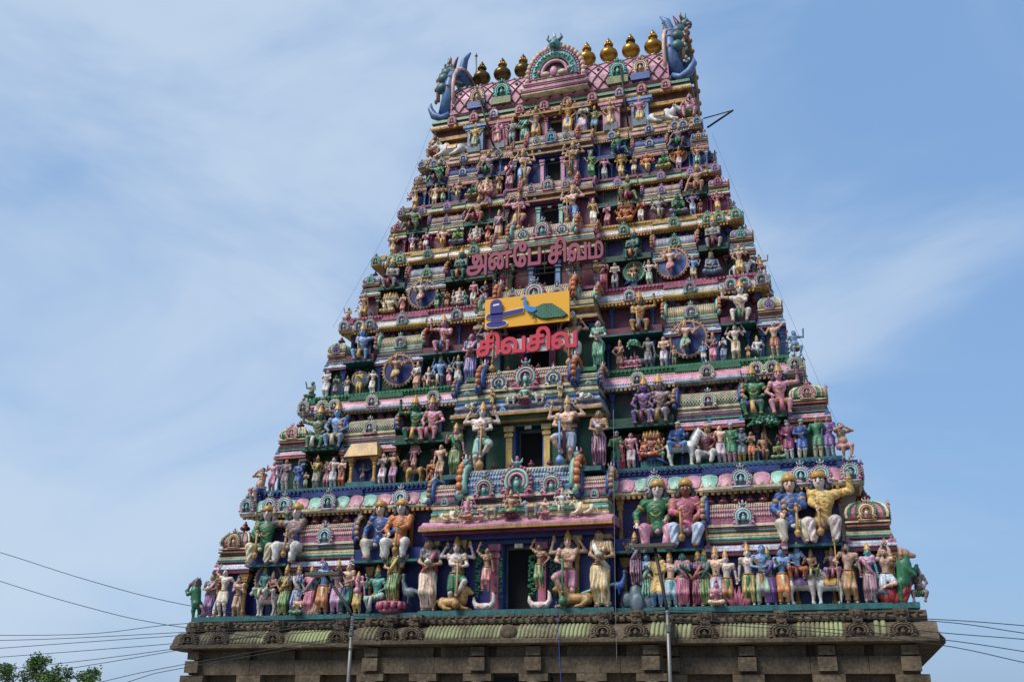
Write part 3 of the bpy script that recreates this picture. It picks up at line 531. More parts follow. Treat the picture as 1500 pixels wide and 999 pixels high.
def place_knob(par, x, y, z, h, mat): return put('knob', KNOB, mat, par, (x, y, z), 0, h)
def kudu(par, x, y, z, w, cols, rz=0, name='kudu_arch'): return put(name, KUDU, [P(c) for c in cols], par, (x, y, z), rz, w)
def shala(par, x0, x1, yf, dep, z, h, col, rib, fan, lobe, style, kcols, nkn=0, knob='maroon', big=False):
    """barrel roof lying along x: its drum, ribs, two fans with beast heads and a gable in the middle"""
    yc = yf+dep/2; pr = []
    for k in range(11):
        a = math.pi*k/10; pr.append((yc-dep/2*math.cos(a)*(1+.10*math.sin(a)*abs(math.cos(a))), z+h*(.10+.90*math.sin(a)**.8)))
    b = MB(); b.prism([(yc+dep/2, z), (yc-dep/2, z)]+pr, x0, x1); put('barrel_roof', b.mesh('barrel'), DP(col, fan), par)
    b = MB(); n = max(5, int((x1-x0)/(h*.115))); fr = [(y-.012*(1 if k < 5 else -1), zz+.01) for k, (y, zz) in enumerate(pr[:8])]
    if style == 'rib':
        for q in np.linspace(x0+.06, x1-.06, n): b.tube([(q, y, zz) for y, zz in fr], h*.030, 5)
    elif style == 'lattice':
        for s in (-1, 1):
            for q in np.linspace(x0-h, x1+h, n+4):
                pts = [(q+s*h*.22*k, y, zz) for k, (y, zz) in enumerate(fr)]; pts = [p for p in pts if x0 < p[0] < x1]
                if len(pts) > 1: b.tube(pts, h*.022, 4)
    else:
        for q in np.linspace(x0+.05, x1-.05, n+3):
            for k in range(1, 6): b.ball((q, fr[k][0]-.01, fr[k][1]), (h*.042, h*.05, h*.065), 0, 5, 4)
    o = put('roof_ribs', b.mesh('ribs', True), P(rib), par); o['kind'] = 'stuff'
    for nm_, b in (('roof_ridge', MB().box(x0-.02, x1+.02, yc-dep*.10, yc+dep*.10, z+h*.98, z+h*1.07)), ('roof_sill', MB().box(x0, x1, yf-.03*h, yf+dep, z-.02*h, z+.10*h))): put(nm_, b.mesh('trim'), P('cream' if col != 'ochre' else 'mint'), par)
    for s, xx in ((-1, x0), (1, x1)):
        put('roof_fan', FAN, [P(fan), P(lobe), P('lilac')], par, (xx, yc, z-.02*h), 0, (s*h*1.15, dep*1.16, h*1.32)); put('beast_head', YALI, [P('turquoise'), P('white'), P('rose')], par, (xx+s*h*.08, yc-dep*.16, z+h*1.22), 0, h*.42)
    kw = min((x1-x0)*.34, h*.95) if not big else h*1.15
    kudu(par, (x0+x1)/2, yf-.05*h, z-.06*h, kw, kcols)
    for q in np.linspace(x0+h*.25, x1-h*.25, nkn) if nkn else []: place_knob(par, q, yc, z+h*1.06, h*.30, P(knob))
def mouldings(par, x0, x1, d0, yb, z0, z1, cols, step=.05):
    alt = ['ochre', 'turquoise', 'maroon', 'blue', 'green', 'cream']; cols = [c for j, q in enumerate(cols) for c in (q, alt[(j+len(cols)+int(z0*3)) % 6])][:-1]; step *= .55
    n = len(cols); wt = [1.5 if k % 2 == 0 else .6 for k in range(n)]; cum = [sum(wt[:k])/sum(wt) for k in range(n+1)]
    for k, c in enumerate(cols):
        o = step*(1 if k % 2 else 0)+step*.6*k; za, zb = z0+cum[k]*(z1-z0), z0+cum[k+1]*(z1-z0)-.002; hh = zb-za; b = MB(); y = d0+o
        if k % 2 == 0: b.prism([(yb, za), (y+hh*.35, za), (y, za+hh*.3), (y, za+hh*.7), (y+hh*.35, zb), (yb, zb)], x0+o, x1-o)
        else: b.box(x0+o, x1-o, y, yb, za, zb)
        put('moulding', b.mesh('moulding'), DP(c, alt[(k+2) % 6]) if k % 2 == 0 else P(c), par)
TIERS = []; NOSE = {}
# measured spans (pixels) of the barrel roofs and corner domes, tree side then far side
SH = [((426, 518), (1034, 1133)), ((503, 582), (994, 1082)), ((552, 616), (971, 1047)), ((593, 650), (955, 1013)), ((624, 674), (937, 990)), ((656, 698), (926, 975)), None]
KU = [((318, 363), (1237, 1300)), ((408, 448), (1158, 1210)), ((480, 503), (1107, 1145)), ((527, 555), (1069, 1097)), ((570, 592), (1035, 1064)), ((604, 622), (1011, 1033)), None]
CF = [(.47, .565, .63, .80, 1.03), (.47, .56, .64, .80, 1.03), (.5, .58, .68, .80, 1.03), (.5, .58, .68, .80, 1.03), (.55, .63, .73, .82, 1.03), (.55, .63, .73, .82, 1.03), (.62, .70, .80, 0, 0)]
for t in TS:
    i, W, Y, z, h, D, s, c = t.i, t.W, t.Y, t.z, t.h, t.D, t.s, t.c; C = CO[i]
    b = MB(); b.ringloft([(.95*D, z-.02*h), (.95*D, z+.42*h)], W, Y, YC, 0, t.rx); b.ringloft([(1.15*D, z+.42*h), (1.15*D, z+.80*h)], W, Y, YC, 1, t.rx)
    b.ringloft([(1.1*D, z+.80*h), (1.1*D, z+.985*h)], W, Y, YC, 1, t.rx)
    root = put('tier', b.mesh('tier'), [P(C['wall']), DP(C['upper'], 'maroon')], tower); TIERS.append(root); t.root = root
    # ledge the lower figures stand on, its projecting middle
    b = MB(); b.ringloft([(.10*D, z-.05*h), (0, z-.035*h), (0, z)], W, Y, YC, 0, t.rx); put('ledge', b.mesh('ledge'), P(C['ledge']), root)
    b = MB(); b.box(-c-.1, c+.1, Y-(.45 if i == 0 else .62)*D, Y-.002, z-.04*h, z-.003); put('ledge', b.mesh('ledge'), P(C['ledge']), root)
    if i < 6:
        f = [(px2x(a, Y+.6*D, z+.55*h), px2x(bb, Y+.6*D, z+.55*h)) for a, bb in SH[i]]; sx0 = (abs(f[0][1])+f[1][0])/2; sx1 = (abs(f[0][0])+f[1][1])/2
        f = [(px2x(a, Y+.5*D, z+.5*h), px2x(bb, Y+.5*D, z+.5*h)) for a, bb in KU[i]]; kx0 = (abs(f[0][1])+f[1][0])/2; kx1 = (abs(f[0][0])+f[1][1])/2; kx1 = max(kx1, kx0+.8*s)
        t.sx, t.kx = (sx0, sx1), (kx0, kx1)
        for sd in (-1, 1):
            for (xa, xb, wide) in ((sx0, sx1, 0), (kx0, kx1, 1)):
                xa2, xb2 = sorted((sd*xa, sd*xb)); e = .14*s
                b = MB(); b.box(xa2, xb2, Y+.70*D, Y+1.0*D, z+.001, z+.36*h); put('bay_wall', b.mesh('bay wall'), P(C['wall']), root)
                # eave with a curved roll and its little gables
                za, zb = z+.355*h, z+.415*h; y0 = Y+.42*D; b = MB(); b.prism([(Y+1.0*D, za), (y0+.10*s, za), (y0, za+.01*h), (y0+.02*s, za+.022*h), (y0+.12*s, zb-.008*h), (y0+.20*s, zb), (Y+1.0*D, zb)], xa2-e, xb2+e); put('eave', b.mesh('eave'), DP(C['eave'], C['ekudu']), root)
                b = MB(); b.box(xa2-e-.01, xb2+e+.01, y0-.012, Y+.9*D, za-.022*h, za-.001); put('eave_edge', b.mesh('eave edge'), P('terracotta' if i % 2 else 'maroon'), root)
                for q in (np.linspace(xa2, xb2, 3) if not wide else [xa2, xb2]): kudu(root, q, y0+.08*s, za+.005*h, .30*s, (C['ekudu'],)*4)
                top = .53 if not wide else .50
                mouldings(root, xa2-e*.5, xb2+e*.5, Y+.48*D, Y+1.16*D, zb+.002, z+top*h, C['mould'], .035*s)
                ncol = [xa2+.10*s, xb2-.10*s]
                for q in ncol: put('column', COLM, [P(C['pil']), P('cream' if i % 2 else C['pil'])], root, (q, Y+.64*D, z), 0, (.9*s, .9*s, .330*h))
            x0, x1 = sorted((sd*sx0, sd*sx1)); shala(root, x0, x1, Y+.56*D, .76*D, z+.535*h, .155*h, C['shala'], C['rib'], C['fan'], C['lobe'], ['tile', 'lattice', 'rib', 'rib', 'rib', 'rib'][i], C['kud'])
            n = 6
            for q in np.linspace(x0+.1*s, x1-.1*s, n): place_knob(root, q, Y+.98*D, z+.675*h, .105*h, P(C['knob'], .35))
            for q in (np.linspace(sx1+.25*s, kx0-.2*s, 3)): place_knob(root, sd*q, Y+1.05*D, z+.675*h, .105*h, P(C['knob'], .35))
            kw = (kx1-kx0); put('corner_dome', KUTA, [P(C['shala']), P(['green', 'cream', 'mint', 'pink', 'sky', 'blue'][i]), P('cream'), P('terracotta')], root, (sd*(kx0+kx1)/2, Y+.44*D+kw/2, z+.53*h), 0, (kw*.92, kw*.92, .24*h))
            kudu(root, sd*(kx0+kx1)/2, Y+.44*D, z+.53*h, kw*.46, [('tan', 'cream', 'ochre', 'pink'), ('peach', 'pink', 'peach', 'peach'), ('lilac', 'purple', 'lilac', 'lilac'), ('mint', 'turquoise', 'mint', 'mint'), ('rose', 'pink', 'rose', 'rose'), ('ochre', 'cream', 'ochre', 'ochre')][i])
            kudu(root, sd*((kx0+kx1)/2+kw*.50), Y+.44*D+kw/2, z+.53*h, kw*.46, ('tan', 'cream', 'ochre', 'pink'), sd*math.pi/2)
            place_knob(root, sd*(kx0+kx1)/2, Y+.44*D+kw/2, z+.665*h, .10*h, P(C['knob'], .35))
            # foot ledge and seat in the two recesses where the large figures sit
            for xa, xb in ((c+.02, sx0-.16*s), (sx1+.16*s, kx0-.16*s)):
                xa, xb = sorted((sd*xa, sd*xb)); b = MB(); b.box(xa, xb, Y+.10*D, Y+.96*D, z+.368*h, z+.385*h); put('foot_ledge', b.mesh('foot ledge'), P('dgreen' if i % 2 else 'teal'), root)
                b = MB(); b.box(xa, xb, Y+.34*D, Y+1.17*D, z+.387*h, z+.475*h); put('seat_block', b.mesh('seat'), P(C['upper'] if i != 3 else 'dgreen'), root)
    if i < 6:
        n = int(2*(W-c)/(1.15*s)/2)
        for sd in (-1, 1):
            for q in np.linspace(c+.3*s, W-.75*D*t.rx, n):
                if sx0-.3*s < q < sx1+.3*s or q > kx0-.2*s: continue
                put('column', COLM, [P(C['pil']), P(['ochre', 'terracotta', 'blue', 'rose', 'magenta', 'sky'][i])], root, (sd*q, Y+.84*D, z), 0, (.8*s, .8*s, .355*h))
    # main cornice all round, gables along it, then the frieze up to the next ledge
    ca, cb = (.785, .905) if i < 6 else (.86, 1.0)
    o = .70*D if i < 6 else .55*D
    b = MB(); b.ringloft([(1.12*D, z+ca*h), (o+.05*s, z+ca*h), (o, z+(ca+.012)*h), (o, z+(ca+.03)*h)], W, Y, YC, 0, t.rx); put('cornice_lip', b.mesh('cornice lip'), P(C['lip']), root)
    e = cb-ca; b = MB(); b.ringloft([(o+.02*s, z+(ca+.0305)*h), (o+.04*s, z+(ca+.3*e)*h), (o+.10*s, z+(ca+.55*e)*h), (o+.20*s, z+(ca+.85*e)*h), (o+.26*s, z+cb*h), (1.0*D+.1, z+cb*h)], W, Y, YC, 0, t.rx); put('cornice', b.mesh('cornice'), P(C['corn']) if i < 2 else DP(C['corn'], C['lip']), root)
    t.kudu_y = Y+o; cw = W-o*t.rx
    b = MB(); q1 = cw-.24*s*t.rx; rb = .045*s
    for q in np.arange(-q1, q1, rb*2.1): b.ball((q, Y+o+.235*s, z+(cb-.004)*h), rb, 0, 5, 3)
    k = put('bead_row', b.mesh('beads', True), P('cream' if C['corn'] != 'cream' else 'rose'), root); k['kind'] = 'stuff'
    b = MB(); q1 = cw; rb = .05*s
    for q in np.arange(-q1, q1, rb*2.4): b.ball((q, Y+o+.02*s, z+(ca+.040)*h), (rb, rb*.7, rb*.9), 0, 5, 3)
    k = put('bead_row', b.mesh('beads', True), P(['ochre', 'sky', 'sky', 'rose', 'ochre', 'maroon', 'rose'][i]), root); k['kind'] = 'stuff'
    if i < 6:
        for q in np.linspace(-W+1.35*D*t.rx, W-1.35*D*t.rx, 22):
            b = MB(); b.box(q-.07*s, q+.07*s, Y+1.06*D, Y+1.16*D, z+.43*h, z+.70*h); b.box(q-.11*s, q+.11*s, Y+1.03*D, Y+1.16*D, z+.70*h, z+.74*h); b.box(q-.15*s, q+.15*s, Y+1.0*D, Y+1.16*D, z+.74*h, z+.78*h); put('wall_strip', b.mesh('wall strip'), P(C['pil']), root)
    b = MB(); st = .11*s
    for q in np.arange(-cw+st, cw-st, st*1.9): b.box(q, q+st, Y+o-.02*s, Y+o+.1*s, z+(ca-.022)*h, z+(ca-.001)*h)
    k = put('dentil_band', b.mesh('dentils'), P('ochre' if i != 5 else 'cream'), root); k['kind'] = 'stuff'
    if i < 6:
        for sd in (-1, 1):
            for q in ((sx0+sx1)/2, sx0*.45+c*.55, (sx1*.5+kx0*.5)-.28*s, (sx1*.5+kx0*.5)+.42*s, cw-.35*s):
                kudu(root, sd*q, Y+o-(.13*D if (sx0 < q < sx1 or q > kx0) else 0), z+(ca+.015)*h, .72*s*(1 if i < 3 else 1.1), C['kud'] if (q == (sx0+sx1)/2 or i < 2) else (C['kud'][1], C['kud'][0], C['kud'][2], C['kud'][1]))
            for q in np.linspace(Y+.9*D, YC, 4)[:3]: kudu(root, sd*cw, q+.2*s, z+(ca+.015)*h, .72*s, C['kud'], sd*math.pi/2)
        if i == 0:
            n = 40; sw = 2*cw/n
            for q in range(n): put('petal', SHELL, [P('mint' if q % 2 else 'pink'), P('cream')], root, (-cw+sw*(q+.5), Y+o+.14, z+(ca+.032)*h), 0, (sw*.98, .5, e*h*.78))
            for sd in (-1, 1):
                for q in range(6): put('petal', SHELL, [P('mint' if q % 2 else 'pink'), P('cream')], root, (sd*(cw-.14), Y+o+sw*(q+.5), z+(ca+.032)*h), sd*math.pi/2, (sw*.98, .5, e*h*.78))
        for xa, xb in ((-sx1-.1*s, -sx0+.1*s), (sx0-.1*s, sx1+.1*s), (-cw+.02, -kx0+.1*s), (kx0-.1*s, cw-.02)):
            p_ = o-.13*D; b = MB(); b.prism([(Y+1.0*D, z+(ca-.004)*h), (Y+p_+.05*s, z+(ca-.004)*h), (Y+p_, z+(ca+.010)*h), (Y+p_, z+(ca+.028)*h), (Y+o+.05*s, z+(ca+.0285)*h)], xa, xb); put('cornice_lip', b.mesh('lip bay'), P(C['lip']), root)
            b = MB(); b.prism([(Y+p_+.03*s, z+(ca+.029)*h), (Y+p_+.06*s, z+(ca+.3*e)*h), (Y+p_+.14*s, z+(ca+.58*e)*h), (Y+o+.22*s, z+(ca+.86*e)*h), (Y+o+.3*s, z+(ca+.5*e)*h)], xa+.03*s, xb-.03*s)
            if i: put('cornice', b.mesh('cornice bay'), P(C['corn']) if i < 2 else DP(C['corn'], C['lip']), root)
            b = MB(); b.box(xa, xb, Y+.80*D, Y+1.0*D, z+(cb+.004)*h, z+(cb+.03)*h); b.box(xa+.05*s, xb-.05*s, Y+.84*D, Y+1.0*D, z+(cb+.0305)*h, z+(cb+.052)*h); put('frieze_bay', b.mesh('frieze bay'), DP(C['fr'][1], C['fr'][0]), root)
        f0 = [cb+.002, cb+.027, cb+.05, .962]
        for k, cc in enumerate(C['fr']):
            b = MB(); q = (.97-.05*(k == 1)+.03*k)*D
            if k == 1: b.ringloft([(q+.05*s, z+f0[k]*h), (q-.02*s, z+(f0[k]*.5+f0[k+1]*.5)*h), (q+.05*s, z+f0[k+1]*h)], W, Y, YC, 0, t.rx)
            else: b.ringloft([(q, z+f0[k]*h), (q, z+f0[k+1]*h)], W, Y, YC, 0, t.rx)
            put('frieze_band', b.mesh('frieze'), DP(cc, C['fr'][(k+1) % 3]) if k != 1 else P(cc), root)
        b = MB(); st = .10*s; q0 = W-.95*D*t.rx
        for q in np.arange(-q0, q0, st*2): b.box(q, q+st, Y+.90*D, Y+1.02*D, z+(f0[2]+.004)*h, z+(f0[2]+.026)*h)
        k = put('dentil_band', b.mesh('dentils'), P(C['fr'][1]), root); k['kind'] = 'stuff'
    # middle bay: doorway, jambs, columns, eave, upper block and its barrel roof
    dz, e0, e1, s0, s1 = CF[i]; hw = .056*W; ybk = Y+.30*D
    b = MB(); b.box(-c, -hw-.12*s, ybk, Y+.96*D, z+.002, z+dz*h+.05*h); b.box(hw+.12*s, c, ybk, Y+.96*D, z+.002, z+dz*h+.05*h); b.box(-hw-.12*s, hw+.12*s, ybk+.01, Y+.96*D, z+dz*h, z+dz*h+.05*h); put('doorway_wall', b.mesh('doorway wall'), P(C['wall']), root)
    b = MB(); b.box(-hw-.1*s, hw+.1*s, Y+.90*D, Y+.945*D, z, z+dz*h); put('door', b.mesh('door'), DARK, root)  # near-black panel: the dark of the opening is put into its colour
    b = MB(); fd = Y+.80*D; b.box(-hw*.98, -hw*.78, fd, fd+.08*D, z+.002, z+(dz-.03)*h); b.box(hw*.78, hw*.98, fd, fd+.08*D, z+.002, z+(dz-.03)*h); b.box(-hw*.98, hw*.98, fd-.002, fd+.08*D, z+(dz-.03)*h, z+dz*h); put('door_frame', b.mesh('door frame'), P('slate'), root)
    put('door_lamp', MB().box(-.16*s, .16*s, ybk-.12*s, ybk-.02*s, z+(dz-.035)*h, z+(dz-.005)*h).mesh('door lamp'), P('cream'), root)
    for sd in (-1, 1):
        b = MB(); xa, xb = sorted((sd*hw, sd*(hw+.30*s))); b.box(xa, xb, ybk-.14*s, ybk+.4*D, z+.003, z+dz*h); b.box(xa-.05*s, xb+.05*s, ybk-.2*s, ybk, z+.003, z+.05*h); b.box(xa-.06*s, xb+.06*s, ybk-.2*s, ybk, z+(dz-.10)*h, z+(dz-.07)*h); b.box(xa-.09*s, xb+.09*s, ybk-.24*s, ybk, z+(dz-.05)*h, z+(dz-.005)*h); put('door_jamb', b.mesh('jamb'), P(C['jamb']), root)
        b = MB(); xa, xb = sorted((sd*(hw-.12*s), sd*(hw-.002))); b.box(xa, xb, ybk+.05*D, Y+.90*D, z+.003, z+dz*h); put('door_reveal', b.mesh('reveal'), P('blue'), root)
        for q in (.62*c, .93*c): put('column', COLM, [P(C['pil'] if q < .7*c else 'dgreen'), P('ochre' if i < 2 else C['pil'])], root, (sd*q, ybk-.12*s, z), 0, (1.05*s, 1.05*s, (dz+.03)*h))
    b = MB(); b.box(-c-.05, c+.05, ybk-.24*s, Y+1.0*D, z+(dz+.032)*h, z+e0*h); put('lintel', b.mesh('lintel'), P('ochre' if i in (1, 6) else 'navy'), root)
    ov = .62 if i == 0 else .20; ey = Y-ov*D; em = e1 if i == 0 else (e0+e1)/2
    b = MB(); b.prism([(Y+1.1*D, z+e0*h+.002), (ey+.10*s, z+e0*h+.002), (ey, z+(e0+.008)*h), (ey, z+(e0+.022)*h), (ey+.22*s, z+(e0+.6*(em-e0))*h), (ey+.40*s, z+em*h), (Y+1.1*D, z+em*h)], -c-(.14 if i == 0 else .06)*s, c+(.14 if i == 0 else .06)*s); put('eave', b.mesh('eave'), P(C['ceave']) if i == 0 else DP(C['ceave'], C['cfan']), root)
    if i: mouldings(root, -c, c, ey+.30*s, Y+1.1*D, z+em*h+.002, z+e1*h, [C['corn'], C['cfan'], C['lip']], .05*s)
    b = MB(); b.box(-c-(.16 if i == 0 else .08)*s, c+(.16 if i == 0 else .08)*s, ey-.015, ey+.2*s, z+(e0-.012)*h, z+(e0+.006)*h); put('eave_edge', b.mesh('eave edge'), P('ochre'), root)
    b = MB(); b.box(-c-.1*s, c+.1*s, ey+.3*s, ybk, z+(e0-.03)*h, z+(e0-.0125)*h); put('eave_soffit', b.mesh('soffit'), P('magenta' if i != 1 else 'green'), root)
    if i < 6:
        mouldings(root, -c*.98, c*.98, Y-(.06 if i < 2 else .2)*D, Y+1.1*D, z+e1*h+.002, z+s0*h, [C['lip'], C['cfan'], 'cream', C['ledge']], .05*s)
        for k, q in enumerate((-.62, -.3, .3, .62)): kudu(root, q*c, ey+(.30 if i == 0 else .12)*s, z+((e1-.045) if i == 0 else (em-.03))*h, .32*s, ('sky', 'paleblue', 'sky', 'sky') if i else ('pink', 'cream', 'pink', 'pink'))
        bw = .60*c; sh = (s1-s0)*h*.92
        shala(root, -bw, bw, Y+(.02 if i < 2 else -.10)*D, 1.0*D, z+s0*h, sh, C['cshala'], 'paleblue' if i < 1 else 'cream', C['cfan'], 'orange', 'tile' if i < 2 else 'rib', ('rose', 'mint', 'pink', 'turquoise') if i != 5 else ('rose', 'turquoise', 'sky', 'turquoise'), 6 if i < 4 else 0, 'maroon', True)
        for sd in (-1, 1):
            kudu(root, sd*bw*.62, Y-(.0 if i < 2 else .12)*D, z+(s0-.01)*h, sh*.78, ('pink', 'mint', 'rose', 'turquoise') if i % 2 == 0 else ('cream', 'blue', 'cream', 'mint'))
            xa, xb = sorted((sd*(bw+.3*s), sd*c*.97)); shala(root, xa, xb, Y+.10*D, .85*D, z+(s0-.03)*h, sh*.72, 'rose' if i == 0 else C['shala'], 'cream', C['fan'], C['lobe'], 'tile' if i < 2 else 'rib', C['kud'], 0)
# ------------------------------------------------------------------ top storey niches and the great barrel roof
t7 = TS[6]; r7 = t7.root
for px, col in ((694, 'sky'), (730, 'rose'), (894, 'pink'), (936, 'sky')):
    x = px2x(px, t7.Y, t7.z+.3*t7.h); b = MB(); hw = .42; y0 = t7.Y+.30*t7.D
    b.box(x-hw, x+hw, y0, t7.Y+t7.D, t7.z+.002, t7.z+.62*t7.h); b.box(x-hw*1.25, x+hw*1.25, y0-.06, y0+.3, t7.z+.62*t7.h+.002, t7.z+.68*t7.h); b.box(x-hw*1.5, x+hw*1.5, y0-.12, y0+.3, t7.z+.68*t7.h+.002, t7.z+.75*t7.h)
    put('niche_panel', b.mesh('niche'), P(col), r7)
    b = MB(); b.box(x-hw*.8, x+hw*.8, t7.Y-.06, t7.Y+.02, t7.z-.02, t7.z+.17*t7.h); put('name_plate', b.mesh('plate'), P('slate'), r7)
for k in range(15):
    x = -6.3+12.6*k/14; b = MB(); b.lathe([(.03, .18), (.06, .14), (.09, .06), (.12, 0), (.02, -.04)], (0, 0, 0), 8); put('bell', b.mesh('bell', True), GOLD, r7, (x, t7.Y+.2, t7.z+.80*t7.h))
b = MB(); b.box(-t7.W+.3, t7.W-.3, t7.Y+.40, t7.Y+.7, t7.z+.55*t7.h, t7.z+.64*t7.h); put('beam', b.mesh('beam'), P('gold'), r7)
for x in (-5.6, -4.4, -3.3, -1.9, -.6, .6, 1.9, 3.3, 4.4, 5.6): kudu(r7, x, t7.Y+.22, t7.z+.90*t7.h, .52, ('pink', 'peach', 'pink', 'rose') if abs(x) > 4 or abs(x) < 2 else ('lilac', 'white', 'lilac', 'lilac'))
ZR0, ZR1 = TZ[7]+.02, 34.1; RY = 2.62
b = MB(); b.ringloft([(-.02, ZR0), (.0, ZR0+.16), (.35, ZR0+.22), (.4, ZR0+.6)], 6.75, 5.72, YC); roof = put('roof', b.mesh('roof base'), P('green'), tower)
prof = []
for k in range(19):
    a = R(-14+208*k/18); prof.append((YC-RY*math.cos(a)*(1+.06*abs(math.sin(2*a))), ZR0+.95+(ZR1-ZR0-.95)*math.sin(a)))
b = MB(); b.prism([(YC+2.2, ZR0+.2), (YC-2.2, ZR0+.2)]+prof, -5.75, 5.75); put('barrel_roof', b.mesh('great barrel', False), P('pink'), roof)
b = MB(); pf = [(y-.02, zz) for y, zz in prof[:10]]
def on_prof(u):
    u = max(0, min(u, len(pf)-1.001)); k = int(u); f = u-k; return pf[k][0]*(1-f)+pf[k+1][0]*f, pf[k][1]*(1-f)+pf[k+1][1]*f
for sgn in (-1, 1):
    for q in np.arange(-9, 9, .62):
        pts = [(q+sgn*.31*u, *on_prof(u)) for u in np.linspace(0, 8, 13)]; pts = [p for p in pts if abs(p[0]) < 5.7]
        if len(pts) > 1: b.tube(pts, .035, 4)
o = put('lattice_bars', b.mesh('lattice'), P('maroon'), roof); o['kind'] = 'stuff'
stud = MB().ball((0, 0, 0), (.09, .06, .09), 0, 7, 4).mesh('stud', True)
for r_ in range(4):
    for q in np.arange(-5.4, 5.5, .62):
        if abs(q) < 1.5: continue
        y, zz = on_prof(1+2*r_+.0); put('stud', stud, P('mossgreen'), roof, (q+(.31 if r_ % 2 else 0)-.155, y-.02, zz))
b = MB(); b.box(-5.75, 5.75, YC-.7, YC+.7, ZR1-.16, ZR1+.14); b.box(-5.6, 5.6, YC-.22, YC+.22, ZR1+.14, 34.78); put('ridge', b.mesh('ridge'), P('paleblue'), roof)
b = MB()
for q in np.arange(-5.6, 5.7, .26): b.ball((q, YC-1.15, ZR1-.12), (.13, .12, .12), 0 if int(q*10) % 2 else 1, 6, 4); b.ball((q, YC-1.55, ZR1-.36), (.12, .09, .07), 2, 6, 4)
o = put('ridge_flowers', b.mesh('flowers', True), [P('lilac'), P('paleblue'), P('purple')], roof); o['kind'] = 'stuff'
fm = MB(); fm.lathe([(.20, -.1), (.22, .02), (.12, .10), (.13, .16), (.30, .24), (.45, .40), (.50, .58), (.45, .76), (.30, .90), (.17, .97)], (0, 0, 0), 20); FB = fm.mesh('finial body', True)
fm = MB(); fm.lathe([(.17, .96), (.21, 1.0), (.17, 1.06)], (0, 0, 0), 16); FN = fm.mesh('finial neck', True)
fm = MB()
for k in range(12): a = k*math.pi/6; fm.ball((.20*math.cos(a), .20*math.sin(a), 1.20), (.065, .065, .11), 0, 6, 4)
fm.lathe([(.14, 1.05), (.19, 1.12), (.19, 1.26), (.15, 1.34)], (0, 0, 0), 14); FP = fm.mesh('finial petals', True)
fm = MB(); fm.lathe([(.15, 1.32), (.17, 1.38), (.13, 1.48), (.05, 1.60), (.0, 1.72)], (0, 0, 0), 12); FT = fm.mesh('finial tip', True)
for k in range(9):
    BR = BRASS_DK if k < 3 else BRASS; f = put('finial', FB, BR, tower, (-5.02+9.67*k/8, YC, 34.86), random.uniform(0, 1)); put('neck_ring', FN, BR, f); put('petal_cup', FP, BRASS_DK if k in (7, 0) else BRASS, f); put('tip', FT, BR, f)
# front gable of the great roof
b = MB(); A = lambda r, a, y: (r*math.cos(a), y, 32.75+r*1.12*math.sin(a)); T = np.linspace(R(-25), R(205), 25); yg = 5.62
for a in T: b.ball(A(1.48, a, yg), (.15, .16, .19), 0, 7, 5)
for a in np.linspace(R(-22), R(202), 34): b.ball(A(1.26, a, yg-.08), (.075, .10, .09), 1, 6, 4)
b.tube([A(1.0, a, yg-.05) for a in T], .22, 8, 2)
for k, a in enumerate(np.linspace(R(-15), R(195), 26)): b.tube([A(.88+.12*(k % 2), a, yg-.26), A(1.0, a+.07, yg-.30), A(1.12-.1*(k % 2), a+.1, yg-.24)], [.03, .06, .02], 5, 5)
b.tube([A(.66, a, yg-.12) for a in T], .10, 7, 3)
n = len(T); pts = [A(1.42, a, yg+.05) for a in T]; b.add([(0, yg+.02, 32.7)]+pts+[(p[0], YC, p[2]) for p in pts], [(0, k+1, k+2) for k in range(n-1)]+[(0, n, 1)]+[(k+1, n+1+k, n+2+k, k+2) for k in range(n-1)], 4)

for z_, w_, m_ in ((31.62, 1.75, 6), (31.72, 1.85, 7), (31.86, 1.7, 3), (31.95, 1.78, 6), (32.04, 1.6, 7), (32.2, 1.66, 3), (32.28, 1.2, 6), (32.38, 1.3, 7)): b.box(-w_, w_, yg-.28-.02*(m_ % 3), YC-2, z_, z_+.085, m_)

for s in (-1, 1): b.ball((s*.45, yg-.25, 32.65), (.28, .15, .16), 6, 7, 5); b.ball((s*.78, yg-.28, 32.8), .11, 3, 6, 4)
b.ball((0, yg-.3, 32.75), (.22, .12, .3), 3, 8, 5)
put('front_gable', b.mesh('front gable', True), [P('peach'), P('lilac'), P('mint'), P('pink'), P('dusk'), P('turquoise'), P('cream'), P('magenta')], roof)
put('beast_head', YALI, [P('turquoise'), P('paleblue'), P('slate')], roof, (0, yg-.1, 34.12), 0, 1.05)
for px, cols, w in ((735, ('turquoise', 'mint', 'turquoise', 'green'), .95), (905, ('turquoise', 'mint', 'turquoise', 'green'), .95), (699, ('peach', 'cream', 'peach', 'tan'), .85), (938, ('peach', 'cream', 'peach', 'tan'), .85)):
    x = px2x(px, 5.75, 32.2); b = MB(); b.box(x-w*.55, x+w*.55, 5.55, 6.3, 31.55, 31.95); put('gable_base', b.mesh('gable base'), P('blue' if cols[0] == 'peach' else 'olive'), roof); kudu(roof, x, 5.72, 31.95, w, cols)
